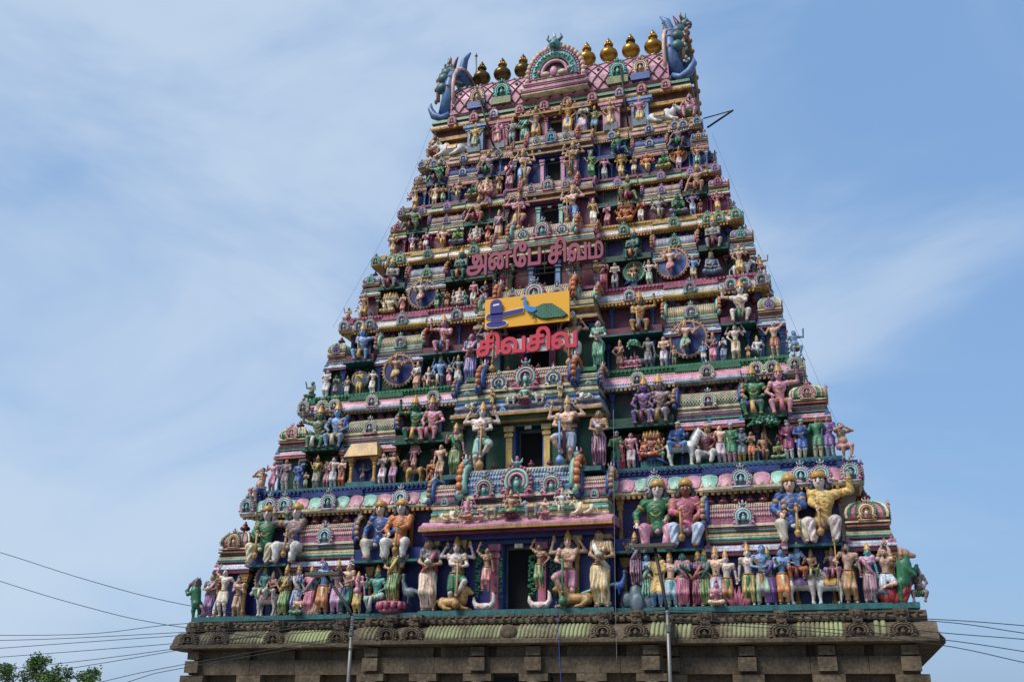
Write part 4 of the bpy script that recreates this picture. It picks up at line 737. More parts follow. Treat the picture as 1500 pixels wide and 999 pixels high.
# horseshoe end gables, seen edge on from the street
for s in (-1, 1):
    b = MB(); n = 15; T = [R(-32+244*k/(n-1)) for k in range(n)]; yz = [(YC-2.75*math.cos(a), 33.1+2.35*math.sin(a)) for a in T]
    fl = lambda k: .55*max(0, 1-abs(k)/2.2)
    v = []
    for k, (y, zz) in enumerate(yz):
        e = .55*math.exp(-k/1.3)+.55*math.exp(-(n-1-k)/1.3); u = .35*math.exp(-((k-7)/2.5)**2)
        v += [(s*(5.62+e*.2), y+.06, zz), (s*(5.80+e*.5), y-.14*math.cos(T[k]), zz+.05), (s*(6.02+e), y-.05, zz+.12*math.sin(T[k])), (s*(6.0+e), y+.25*math.cos(T[k]), zz-.25*math.sin(T[k])), (s*5.75, y+.3*math.cos(T[k]), zz-.3*math.sin(T[k]))]
    f = [(k*5+j, k*5+(j+1) % 5, (k+1)*5+(j+1) % 5, (k+1)*5+j) for k in range(n-1) for j in range(5)]+[(4, 3, 2, 1, 0), tuple((n-1)*5+j for j in range(5))]
    b.add(v, f, 0); g = put('end_gable', b.mesh('end gable', True), P((84, 130, 188)), roof)
    b = MB()
    for k in range(2, n-2):
        y, zz = yz[k]
        b.tube([(s*(5.74), y-.14, zz), (s*5.85, y-.18, zz+.02), (s*5.96, y-.14, zz+.0)], .035, 4)
    b.tube([(s*5.60, y-.08, zz+.02) for y, zz in yz], .10, 6); put('gable_edging', b.mesh('edging', True), P('peach'), g)
    lob = MB().ball((0, 0, 0), (.36, .30, .33), 0, 9, 6).mesh('lobe', True)
    for k in range(2, n-2):
        y, zz = yz[k]; y2, z2 = YC+(y-YC)*.97, 33.1+(zz-33.1)*.99; put('lobe', lob, P((52, 104, 112)), g, (s*(6.26), y2, z2))
    b = MB(); b.tube([(s*6.52, YC+(y-YC)*.95, 33.1+(zz-33.1)*.97) for y, zz in yz[1:-1]], .11, 6)
    for y, zz in yz[1:-1]: b.ball((s*6.64, YC+(y-YC)*.96, 33.1+(zz-33.1)*.98), (.09, .14, .14), 0, 6, 4)
    put('lobe_rim', b.mesh('lobe rim', True), P('tan'), g)
    b = MB(); y, zz = yz[0]
    b.tube([(s*5.9, 6.0, 31.75), (s*6.3, 5.95, 31.5), (s*6.75, 5.95, 31.75), (s*7.0, 5.98, 32.25), (s*6.98, 6.0, 32.6)], [.14, .20, .22, .15, .03], 8); put('curled_foot', b.mesh('curled foot', True), P((84, 130, 188)), g)
    put('beast_head', YALI, [P('slate'), P('turquoise'), P('tan')], g, (s*6.5, YC-1.2, 35.2), s*math.pi/2*.7, .95)
    b = MB(); b.tube([(s*5.9, YC-1.0, 34.7), (s*5.75, YC-1.1, 35.4), (s*5.6, YC-1.2, 35.95), (s*5.25, YC-1.25, 36.3)], [.26, .24, .20, .05], 8); put('horn', b.mesh('horn', True), P((84, 130, 188)), g)
    b = MB(); b.tube([(s*6.3, YC-1.3, 34.9), (s*6.15, YC-1.35, 35.6), (s*5.95, YC-1.35, 36.1)], [.16, .13, .03], 7); put('horn', b.mesh('horn', True), P('maroon'), g)
# ------------------------------------------------------------------ granite storey under the painted tiers
W0 = TW[0]; b = MB(); b.ringloft([(.22, 0), (.22, 4.3)], W0, 0, YC); b.box(-5.4, 5.4, -.78, 1, 0, 4.3); base = put('granite_storey', b.mesh('granite core'), STONE, tower)
def kapota(x0, x1, yo, name='stone_cornice'):
    b = MB(); b.prism([(1.2, 4.22), (yo+.25, 4.22), (yo-.55, 4.26), (yo-.60, 4.30), (yo-.60, 4.42), (yo-.50, 4.46), (yo-.44, 4.62), (yo-.32, 4.78), (yo-.14, 4.90), (yo+.05, 4.95), (1.2, 4.95)], x0, x1); put(name, b.mesh('kapota'), STONE, base)
    b = MB(); b.prism([(1.2, 4.952), (yo+.10, 4.952), (yo-.02, 5.02), (yo-.08, 5.12), (yo-.02, 5.20), (yo+.02, 5.31), (1.2, 5.31)], x0+.25, x1-.25); put('stone_frieze', b.mesh('stone frieze'), STONE, base)
    b = MB(); q = x0+.4
    while q < x1-.4:
        wv = random.uniform(.16, .30); b.ball((q, yo-.06+random.uniform(-.02, .03), 5.10+random.uniform(-.03, .03)), (wv*.62, random.uniform(.06, .1), random.uniform(.08, .12)), 0, 6, 4); b.ball((q+wv*.3, yo-.10, 5.17), (.06, .06, .06), 0, 5, 4)
        b.box(q, q+wv*1.1, yo-.10+random.uniform(0, .04), yo+.3, 5.235, 5.31+random.uniform(-.02, .012)); q += wv*1.25
    o = put('carved_row', b.mesh('carved row'), STONE, base); o['kind'] = 'stuff'
kapota(-W0-.42, -5.3, 0); kapota(5.3, W0+.42, 0); kapota(-5.85, 5.85, -.95)
for s in (-1, 1):
    b = MB(); b.prism([(-.1, 4.22), (.0, 4.22), (-.9, 4.28), (-.9, 4.42), (-.72, 4.62), (-.42, 4.9), (-.1, 4.95)], 0, 2*YC-.3); me = b.mesh('kapota'); o = put('stone_cornice', me, STONE, base, (s*(W0-.25), .25 if s > 0 else 2*YC-.05, 0), s*math.pi/2)
pan = {}
def ribbed(x0, x1, yo):
    b = MB(); n = max(2, int((x1-x0)/.14)); st = (x1-x0)/n
    for k in range(n):
        x = x0+st*(k+.5); r_ = st*random.uniform(.44, .5); b.tube([(x, yo-.485, 4.44+random.uniform(-.02, .02)), (x, yo-.45, 4.54), (x, yo-.38, 4.67), (x, yo-.24, 4.81), (x, yo-.07, 4.915)], r_, 6)
    put('ribbed_panel', b.mesh('ribbed panel', True), LICHEN, base)
KP = [(277, 0), (321, 0), (401, 0), (495, 0), (567, 1), (604, 1), (883, 1), (931, 1), (1032, 0), (1145, 0), (1257, 0), (1322, 0)]
xs = [[], []]
for px, cbay in KP:
    yo = -.95 if cbay else 0; x = px2x(px, yo-.5, 4.7); xs[cbay].append(x)
    put('stone_kudu', KUDU, [STONE]*4, base, (x, yo-.48, 4.36), 0, (.86, 1.0, .58)); b = MB(); b.box(x-.16, x+.16, yo-.42, yo+.1, 4.93, 5.06); b.box(x-.24, x+.24, yo-.30, yo+.1, 5.05, 5.34); b.ball((x, yo-.32, 5.2), (.2, .14, .15), 0, 7, 5); b.ball((x-.1, yo-.42, 5.26), .05, 0, 5, 4); b.ball((x+.1, yo-.42, 5.26), .05, 0, 5, 4)
    put('bracket_head', b.mesh('bracket head'), STONE, base)
def fill(edges, yo):
    e = sorted(edges)
    for a, c_ in zip(e[:-1], e[1:]):
        if c_-a > 1.0: ribbed(a+.47, c_-.47, yo)
fill([-W0-.1]+[x for x in xs[0] if x < 0]+[-5.3], 0); fill([5.3]+[x for x in xs[0] if x > 0]+[W0+.1], 0); fill([-6.1]+xs[1][:2], -.95)
e = sorted(xs[1]); mid = px2x(744, -1.45, 4.7); ribbed(e[1]+.47, mid-.3, -.95); ribbed(mid+.3, e[2]-.47, -.95); ribbed(e[3]+.47, 5.8, -.95)
put('stone_medallion', MB().ball((0, 0, 0), (.32, .10, .26), 0, 10, 6).mesh('medallion', True), STONE, base, (mid, -1.42, 4.68))
# beams, blocks, brackets and pilasters under the cornice
for x0, x1, yo in ((-W0+.25, -5.4, .16), (5.4, W0-.25, .16), (-5.4, 5.4, -.84)):
    q = x0
    while q < x1-.3:
        w = min(random.uniform(1.6, 2.8), x1-q); b = MB(); b.box(q+.008, q+w-.008, yo-.28, yo+.1, 3.32, 3.86); put('stone_beam', b.mesh('beam'), STONE, base)
        b = MB(); b.box(q+.2, q+w-.1, yo-.16, yo+.1, 3.862, 4.22); put('stone_beam', b.mesh('beam'), STONE, base); q += w
    n = max(2, int((x1-x0)/2.1)); st = (x1-x0)/n
    for k in range(n+1):
        x = x0+.25+(x1-x0-.5)*k/n
        if k in (0, n) or random.random() < .25: b = MB(); b.box(x-.26, x+.26, yo-.46, yo+.05, 3.90, 4.20); b.box(x-.30, x+.30, yo-.52, yo+.05, 3.40, 3.84); put('corbel', b.mesh('corbel'), STONE, base)
        b = MB(); b.box(x-.20, x+.20, yo-.34, yo+.05, 0, 2.3); b.lathe([(.20, 2.3), (.30, 2.42), (.24, 2.5), (.22, 2.7), (.40, 2.86), (.44, 2.98), (.30, 3.05)], (x, yo-.15, 0), 12); b.box(x-.52, x+.52, yo-.42, yo+.05, 3.05, 3.30); put('pilaster', b.mesh('pilaster'), STONE, base)
    b = MB(); b.box(x0-.1, x1+.1, yo-.5, yo+.05, 0, .9); put('plinth', b.mesh('plinth'), STONE, base)
b = MB(); b.box(-1.6, 1.6, -.86, -.79, .9, 3.2); put('gateway', b.mesh('gateway'), DARK, base)  # near-black sheet with the shade of the passage painted in
# ------------------------------------------------------------------ statues
# storey, column of the feet, row of the top, kind, skin, dress, upper garment, accent, flags (m mirrored, b=row of the feet, d=depth shift, l=lotus seat, r=ring colour, q=rock)
ROWS = """
1 303 841 woman_hold tan purple teal pink
1 325 826 man_raise pale ivory - cream
1 345 844 man_fold peach tan - tan
1 413 826 woman_down tan green green yellow
1 431 825 woman_down peach blue blue white m
1 434 871 lotusfold peach green - mint d=-.25
1 450 827 woman_lotus turquoise rose rose pink
1 472 823 man_hold sky orange - gold
1 491 819 man_bless dusk lilac - pink m
1 505 825 man_plain peach green - navy
1 523 836 ganesha_stand pink yellow - gold
1 548 826 lalita turquoise mint - white m
1 572 795 woman4 peach green green yellow l,b=882
1 627 789 woman_hold tan cream teal rose
1 668 785 dvara pale green ochre green
1 710 794 river tan rose - gold b=866,d=-.1
1 791 789 river tan green - gold b=863,d=-.1
1 830 776 dvara peach pink green rose m
1 883 775 woman_hold tan yellow ochre white m
1 934 778 woman4 tan maroon green lilac b=858,q
1 949 810 woman_fold sky dgreen sky mint d=.1
1 963 810 coat_bare tan sky yellow gold
1 985 806 man_down peach paleblue - turquoise
1 1002 809 woman_fold turquoise rose pink pink m
1 1023 803 woman_down tan maroon navy rose
1 1036 803 woman_lotus turquoise green teal gold
1 1051 799 man_down peach paleblue pink pink m
1 1049 850 lotusfold pink peach - peach d=-.25
1 1068 805 man_bless pale orange - green
1 1099 795 man_bless pale yellow - green m
1 1118 798 man_hold sky mint - orange
1 1131 800 woman_down turquoise purple purple violet
1 1149 800 man_fold sky orange - gold
1 1249 788 man_staff peach tan - ochre m
1 1276 794 woman_lotus turquoise dusk lilac pink m
1 1305 788 man_over peach paleblue - white
1 1347 827 sage dusk green - green d=.2
2 397 676 man_plain pink pink - rose m
2 416 673 coat_bare tan ivory dusk sky
2 434 675 coat_fold tan ivory blue blue
2 447 691 boy tan green - green
2 462 666 woman4 olive slate ochre yellow q
2 476 676 boy pink rose - rose d=.2
2 487 670 man_bow pale white - paleblue
2 499 670 man_fold peach orange - terracotta m
2 558 662 man_fold pale white - pink
2 574 662 man_hold tan lilac - rose m
2 605 651 multistand pink rose - gold b=690,d=.1
2 630 673 kneel orange terracotta - red
2 643 651 man_bow peach tan - tan m
2 666 619 woman_lotus pink green green gold m
2 704 588 dvara pale mint ochre blue
2 827 579 dvara peach paleblue sky maroon m
2 878 601 woman_hold tan maroon gold lilac m
2 902 632 coat_reach tan sky green sky
2 911 639 woman_down peach red red rose
2 925 634 man_plain pink white - pink m
2 945 641 ridert tan rose orange red b=676
2 955 629 multi terracotta red - gold b=672
2 966 641 ridert peach green orange green b=676,m
2 1034 619 coat_sit tan white maroon yellow
2 1058 623 man_bow peach pale - lilac
2 1073 620 coat_down tan pink green paleblue
2 1087 627 coat_fold slate ochre slate grey
2 1101 632 boy tan orange - red m
2 1120 630 lalita tan tan - brown
2 1141 643 lotusfold olive green - green
2 1148 630 coat_fold pink slate maroon pink d=.2
2 1157 615 coat_down pale white magenta grey m
2 1175 614 coat_fold tan ivory blue mint
2 1199 609 coat_reach tan cream green ivory m
2 1217 610 coat_bare tan paleblue purple blue
3 476 542 man_plain pale pale - white
3 491 549 man_fold mossgreen dusk - purple
3 507 550 woman_lotus peach white pink cream
3 524 543 boy yellow gold - yellow r=sky
3 545 542 man_hold pale white - cream
3 579 517 dancer tan yellow - gold b=565,r=navy
3 609 529 woman_down peach orange white white
3 627 536 lalita pale rose - gold
3 643 518 lalita4 sky blue - gold
3 658 534 woman_fold pale pink dusk rose m
3 671 519 man4 grey grey - white
3 689 489 woman_hold pink blue blue pink
3 720 466 dvara dusk blue ochre blue
3 838 460 dvara tan white ochre white m
3 877 470 woman_hold pale green green mint m
3 907 497 woman_down pink magenta rose yellow
3 917 521 lotusfold pink rose - pink
3 925 520 lotusfold pink rose - pink
3 933 519 lotusfold pink magenta - pink
3 951 494 man_bow grey slate - dusk
3 973 493 man_hold peach white - lilac
3 987 505 gana tan dgreen - green
3 1008 467 dancer peach mint - green b=522,r=navy
3 1031 499 gana sky cream - blue
3 1044 486 woman_down pink pink green rose
3 1060 494 woman_fold peach blue paleblue blue m
3 1079 471 man4 pale ivory - ochre
3 1096 505 boy tan ochre - brown
3 1111 490 lalita white lilac - green
3 1136 466 man_raise peach terracotta - orange m
4 531 428 man_down tan gold - ochre
4 570 427 multi cream yellow - gold
4 589 430 man_fold peach orange - rose
4 615 408 dancer ivory rose - gold b=451,r=navy
4 640 424 woman_down turquoise green teal green
4 654 427 woman_fold tan orange orange terracotta
4 671 421 ganesha pale slate - gold
4 682 430 boy turquoise teal - green
4 693 412 man_plain pink white - cream m
4 709 411 woman_down tan purple slate purple
4 742 372 dvara mossgreen rose ochre rose
4 843 362 dvara pale grey ochre green m
4 875 379 woman_down peach purple gold gold m
4 885 381 woman_fold terracotta red rose pink
4 901 385 man_hold pale ivory - navy
4 928 383 lalita4 tan gold - cream b=412,r=green
4 952 379 man4 pale mint - gold
4 984 361 dancer peach rose - pink b=406,r=blue
4 1017 373 man_bless sky yellow - blue m
4 1044 365 bust grey slate grey blue
4 1084 358 man4 peach yellow - gold
5 574 342 man4 tan gold - gold
5 604 342 man4 lilac yellow - purple
5 615 350 gana tan brown - ochre
5 622 340 boy pink white - rose
5 648 329 lalita4 peach orange - yellow
5 670 331 lotusfold lime purple - green
5 696 329 ganesha pale rose - gold
5 715 326 man_fold terracotta red - red
5 730 307 woman_lotus peach gold pink lilac
5 758 282 dvara pink yellow ochre maroon
5 836 271 dvara peach sky ochre purple m
5 869 290 woman_lotus peach white gold yellow m
5 889 298 man_fold pink rose - rose
5 917 293 multi orange orange - gold
5 939 291 man_fold orange white - gold m
5 965 283 lalita4 grey slate - gold
5 994 283 lotusfold green purple - lime
5 1015 280 man4 lilac paleblue - sky
5 1026 292 gana terracotta red - maroon
5 1052 279 man4 rose gold - yellow
6 608 271 man4 tan ochre - gold
6 636 269 man4 peach cream - gold r=ochre
6 649 271 man_fold tan green - green
6 670 262 lalita4 tan slate - gold
6 691 268 lotusfold green gold - green
6 713 257 ganesha peach rose - gold r=peach
6 731 253 man_fold tan ochre - brown
6 746 236 woman_fold rose maroon pink pink
6 768 218 dvara peach sky ochre gold
6 838 207 dvara tan rose ochre green m
6 867 221 woman_lotus tan green green lime m
6 886 232 man_hold pink mint - pink
6 910 226 multistand gold yellow - gold
6 928 230 boy tan cream - ochre
6 948 222 lalita4 orange gold - gold
6 973 222 lotusfold green gold - lime
6 994 214 man4 orange lilac - gold r=orange
6 1023 212 man4 tan mint - green
7 634 193 sage tan crimson - gold
7 694 180 man4 yellow green - gold
7 730 175 ganesha_stand pink rose - gold
7 750 172 gana grey slate - grey
7 767 166 woman_down teal green green mint
7 786 155 dvara2 tan gold - blue
7 832 146 dvara2 gold yellow - sky m
7 855 152 woman_hold dusk lilac white cream m
7 870 155 gana olive sky - olive m
7 894 146 man4 tan gold - gold
7 936 140 man4 pink yellow - gold
7 1009 132 sage pink green - gold m
"""
GUARDS = """
1 381 735 king_raise pale cream green green m
1 419 732 king_raise pale white dusk blue
1 552 728 king_lean peach ivory blue blue
1 580 726 king_knee pale white orange orange
1 961 696 king_lean pale pink green green
1 1004 695 king_knee terracotta paleblue rose pink m
1 1164 688 king_knee peach ivory blue blue
1 1211 682 king_raise pale pale yellow gold m
2 460 590 guard_raise mossgreen turquoise - ivory m
2 488 585 guard_knee sky yellow - ivory
2 606 575 guard_raise green magenta - yellow m
2 629 575 guard_knee pink ochre - rose
2 942 547 guard_knee purple lime - magenta
2 967 543 guard_knee dusk paleblue - ochre m
2 1106 530 guard_knee green purple - yellow
2 1145 527 guard_raise pink ochre - rose
3 528 470 guard_mace sky green - yellow m
3 648 457 guard_mace pink ochre - blue
3 937 422 guard_mace ochre slate - dusk m
3 1084 405 guard_mace pale grey - green
4 571 373 guard_cross grey rose - crimson
4 672 359 guard_cross teal orange - ochre
4 925 331 guard_cross teal ochre - orange
4 1045 311 guard_cross grey crimson - maroon m
5 603 298 squat mossgreen olive - maroon
5 696 285 sprawl tan rose - crimson
5 919 254 squat olive maroon - rose m
5 1020 239 sprawl tan rose - ochre
6 638 233 squat green olive - maroon
6 714 219 sprawl dusk green - green
6 907 191 squat green blue - navy m
6 992 180 sprawl dusk dgreen - green
"""
CW = dict(dgreen='forest', mossgreen='sage', paleblue='icy', sky='azure', dusk='mauve')
cw = lambda c: CW.get(c, c)
TN = ['lowest', 'second', 'third', 'fourth', 'fifth', 'sixth', 'top']; ON = 'first second third fourth fifth sixth seventh eighth ninth tenth eleventh twelfth thirteenth fourteenth fifteenth sixteenth seventeenth eighteenth nineteenth twentieth twenty-first twenty-second twenty-third twenty-fourth'.split()
def noun(k):
    if k.startswith('woman'): return 'woman', 'sari'
    for a, b_ in (('king', ('seated king', 'wide trousers')), ('guard', ('seated guardian', 'loincloth')), ('sprawl', ('sprawling guardian', 'loincloth')), ('squat', ('squatting guardian', 'loincloth')), ('dvara', ('door guardian', 'loincloth')), ('dancer', ('many-armed dancer', 'loincloth')), ('coat', ('man', 'trousers')), ('lotus', ('cross-legged figure', 'dhoti')), ('lalita', ('seated deity', 'dhoti')), ('multi', ('many-headed deity', 'dhoti')), ('ganesha', ('elephant-headed deity', 'dhoti')), ('gana', ('pot-bellied dwarf', 'loincloth')), ('boy', ('boy', 'loincloth')), ('sage', ('seated sage', 'loincloth')), ('kneel', ('kneeling figure', 'loincloth')), ('river', ('swaying maiden', 'leggings')), ('bust', ('robed goddess', 'robe')), ('rid', ('rider', 'robe')), ('man4', ('four-armed deity', 'dhoti')), ('flute', ('plump flute player', 'loincloth')), ('dangle', ('plump seated child', 'loincloth'))):
        if k.startswith(a): return b_
    return 'man', 'dhoti'
def aureole(root, sc, col, cz=.55, rad=.52):
    b = MB(); n = 24; pts = [(rad*math.cos(2*math.pi*k/n), .16, cz+rad*math.sin(2*math.pi*k/n)) for k in range(n)]; b.add([(0, .15, cz)]+pts, [(0, k+1, (k+1) % n+1) for k in range(n)]); b.add([(0, .22, cz)]+[(p[0], .22, p[2]) for p in pts], [(0, (k+1) % n+1, k+1) for k in range(n)])
    a = put('aureole', b.mesh('aureole'), P(col), root)
    b = MB(); b.tube(pts, .035, 6, 0, True)
    for k in range(30): b.ball((rad*1.08*math.cos(2*math.pi*k/30), .16, cz+rad*1.08*math.sin(2*math.pi*k/30)), (.04, .03, .04), 0, 5, 4)
    put('aureole_rim', b.mesh('aureole rim', True), P('tan' if col != 'green' else 'mint'), a)
LOT = MB(); LOT.lathe([(.16, 0), (.20, .04), (.15, .09), (.20, .13), (.22, .16), (.18, .18)], (0, 0, 0), 14)
for k in range(12): a = k*math.pi/6; LOT.ball((.20*math.cos(a), .20*math.sin(a), .11), (.05, .05, .07), 0, 6, 4)
LOT = LOT.mesh('lotus', True)
ROCK = MB()
for k in range(14): a = random.uniform(0, 6.3); ROCK.ball((random.uniform(0, .16)*math.cos(a), random.uniform(0, .10)*math.sin(a), random.uniform(.02, .08)), (random.uniform(.05, .09), random.uniform(.05, .09), random.uniform(.05, .09)), 0, 6, 4)
ROCK = ROCK.mesh('rock', True)
recs = []
def parse(txt, row):
    for ln in txt.strip().splitlines():
        w = ln.split(); fl = {}
        for q in (w[8].split(',') if len(w) > 8 else []): a, _, v = q.partition('='); fl[a] = v or True
        tier, px, yt = int(w[0])-1, float(w[1]), float(w[2]); t = TS[tier]; kind, skin, dress, up_, acc = w[3:8]
        y = t.Y+(.20 if row == 'floor' else .30)*t.D; z = t.z if row == 'floor' else t.z+.385*t.h
        x = px2x(px, y, z)
        if row == 'floor' and abs(x) < t.c*1.02: y = t.Y-(.12 if tier == 0 else .40)*t.D if tier < 6 else t.Y+.1*t.D
        y += float(fl.get('d', 0))*t.s; x = px2x(px, y, z); z0 = z
        if 'b' in fl: z0 = max(z, z_of(float(fl['b']), x, y))
        H = z_of(yt, x, y)-z0
        recs.append(dict(tier=tier, px=px, x=x, y=y, z=z0, H=H, kind=kind, skin=skin, dress=dress, up=None if up_ == '-' else up_, acc=acc, m=int('m' in fl), fl=fl, row=row, base=z))
parse(ROWS, 'floor'); parse(GUARDS, 'roof')
rank = {}
for tier in range(7):
    for row in ('floor', 'roof'):
        for sd in (-1, 1):
            q = sorted([r_ for r_ in recs if r_['tier'] == tier and r_['row'] == row and (r_['x'] > 0) == (sd > 0)], key=lambda r_: abs(r_['x']))
            for k, r_ in enumerate(q): r_['ord'] = k; r_['sd'] = sd
for r_ in recs:
    t = TS[r_['tier']]; nm, gm = noun(r_['kind']); k = r_['kind']
    name = {'king': 'king_statue', 'guard': 'guardian_statue', 'sprawl': 'guardian_statue', 'squat': 'guardian_statue', 'dvara': 'guardian_statue', 'dancer': 'dancer_statue', 'woman': 'woman_statue', 'ganesha': 'elephant_headed_statue', 'sage': 'sage_statue', 'gana': 'dwarf_statue', 'boy': 'boy_statue', 'man4': 'deity_statue', 'multi': 'many_headed_statue', 'multistand': 'many_headed_statue', 'lotus': 'seated_statue', 'lotusfold': 'seated_statue', 'lalita': 'seated_statue', 'lalita4': 'seated_statue', 'river': 'maiden_statue'}.get(k.split('_')[0].rstrip('2') if k.split('_')[0] == 'dvara2' else k.split('_')[0], 'man_statue')
    yaw = math.atan2(r_['x']-CAM[0], -(CAM[1]-r_['y']))*-.25+random.uniform(-.12, .12)
    root = empty(name, (r_['x'], r_['y'], r_['z']), yaw, r_['H'])
    statue_parts(root, k, r_['skin'], r_['dress'], r_['up'], r_['m'], r_['acc'])
    if 'r' in r_['fl']: aureole(root, 1, r_['fl']['r'], *((.52, .46) if k == 'dancer' else (.70, .30) if k in ('man4', 'boy') else (.55, .48)))
    gap = (r_['z']-r_['base'])/r_['H']
    if 'l' in r_['fl']: put('lotus_seat', LOT, P('rose'), root, (0, 0, -gap), 0, (1.1, 1.1, gap/.17))
    elif 'q' in r_['fl']: put('rock_seat', ROCK, P('slate'), root, (0, 0, -max(gap, .06)), 0, (2.0, 1.1, max(gap, .08)/.15))
    elif gap > .03 and k not in ('river', 'dancer', 'multistand'):
        put('pedestal', MB().box(-.16, .16, -.10, .14, -gap, -.001).mesh('pedestal'), P('teal'), root)
    col_ = (f"{cw(r_['up'])} tunic" if k[:4] == 'king' else f"{cw(r_['up'])} coat" if k[:4] == 'coat' else f"{cw(r_['dress'])} {gm}")
    place = f"{ON[r_['ord']]} from doorway {'towards' if r_['sd'] < 0 else 'away from'} tree"
    if k[:4] in ('king', 'guar', 'spra', 'squa'): place = f"{ON[r_['ord']]} seated guardian from doorway {'towards' if r_['sd'] < 0 else 'away from'} tree" if False else place
    tag(root, f"{cw(r_['skin'])} {nm} in {col_}, {TN[r_['tier']]} tier {'ledge' if r_['row'] == 'floor' else 'roofline'}, {place}", 'statue', {'king': 'seated kings of the lowest tier', 'guar': 'seated guardians of the tiers', 'spra': 'seated guardians of the tiers', 'squa': 'seated guardians of the tiers', 'dvar': 'door guardians of the tiers'}.get(k[:4], 'painted statues on the tower ledges'))
# statues on the corners and round the side face, which shows on the far side of the upper tiers
def extra(tier, px, py, ytop, y, kind, skin, dress, up_, acc, label, mir=0, yaw=0, name='boy_statue'):
    p = at_y(px, py, y); H = z_of(ytop, p[0], y)-p[2]; root = empty(name, p, yaw, H); statue_parts(root, kind, skin, dress, up_, mir, acc); tag(root, label, 'statue', 'statues at the tower corners'); return root
extra(1, 378, 737, 684, TY[1]+.0, 'flute', 'flesh', 'blue', None, 'blue', 'plump flute-playing child in blue loincloth perched on second tier corner by tree', 0, -.5)
extra(1, 1237, 675, 618, TY[1]+.0, 'flute', 'flesh', 'pink', None, 'tan', 'plump bare child with flute perched on second tier corner farthest from tree', 1, .5)
extra(2, 453, 593, 557, TY[2], 'dangle', 'mossgreen', 'mossgreen', None, 'green', 'grey green child waving from the third tier corner by tree', 0, -.4)
extra(2, 1165, 526, 481, TY[2], 'dangle', 'sky', 'olive', None, 'gold', 'fat light blue demon seated on third tier corner farthest from tree', 1, .4)
extra(3, 508, 476, 449, TY[3], 'dangle', 'tan', 'rose', None, 'cream', 'tan child perched on fourth tier corner by tree', 0, -.4)
extra(3, 1116, 403, 373, TY[3], 'dangle', 'tan', 'terracotta', None, 'pink', 'tan child perched on fourth tier corner farthest from tree', 1, .4)
extra(5, 600, 297, 281, TY[5]+.1, 'dangle', 'rose', 'slate', None, 'pink', 'small rose pink child perched on sixth tier corner by tree', 0, -.4)
SIDE = [('man4', 'peach', 'ochre', None, 'gold'), ('woman_down', 'tan', 'rose', 'green', 'pink'), ('guard_knee', 'tan', 'green', None, 'rose'), ('man_hold', 'sky', 'yellow', None, 'gold')]
for t in TS:
    for sd in (-1, 1):
        for k in range(3):
            kd, sk, dr, up_, ac = SIDE[(k+t.i) % 4]; y = t.Y+1.1*t.D+1.0*t.s*k*1.6+.4
            if y > YC-.5: continue
            seat = kd == 'guard_knee'; root = empty('side_statue', (sd*(t.W-.30*t.D*t.rx*.6-.12*t.s), y, t.z), sd*math.pi/2, (.36 if not seat else .34)*t.h); statue_parts(root, kd, sk, dr, up_, k % 2, ac)
            tag(root, f"{cw(sk)} figure in {cw(dr)} {ON[k]} from front corner, {TN[t.i]} tier side face {'towards' if sd < 0 else 'away from'} tree", 'statue', 'statues round the side faces')
    if t.i < 6:
        for sd in (-1, 1):
            y = t.Y+1.6*t.D+1.3*t.s; x = sd*(t.W-.6*t.D*t.rx); root = empty('side_statue', (x, y, t.z+.40*t.h), sd*math.pi/2, .42*t.h); statue_parts(root, 'guard_knee', ['pale', 'pink', 'sky', 'grey', 'tan', 'green'][t.i], 'ochre', None, sd > 0, 'rose')
            tag(root, f"crowned guardian seated on side face roofline of {TN[t.i]} tier {'towards' if sd < 0 else 'away from'} tree", 'statue', 'statues round the side faces')
            b = MB(); b.box(-.5*t.s, .5*t.s, -.3*t.s, .6*t.s, -.06*t.h, 0); put('seat_ledge', b.mesh('seat ledge'), P(CO[t.i]['mould'][1]), t.root, (x, y, t.z+.398*t.h), sd*math.pi/2)
            # corbelled roof standing in the middle of the side face
            xs_ = x; b = MB(); b.box(-1.6*t.s, 1.6*t.s, 0, 1.0*t.s, .36*t.h, .44*t.h); put('side_eave', b.mesh('side eave'), P(CO[t.i]['eave']), t.root, (sd*(t.W-.25*t.D*t.rx), YC-.3, t.z), sd*math.pi/2)
            kudu(t.root, sd*(t.W-.35*t.D*t.rx), YC-.8, t.z+.46*t.h, 1.3*t.s, CO[t.i]['kud'], sd*math.pi/2)
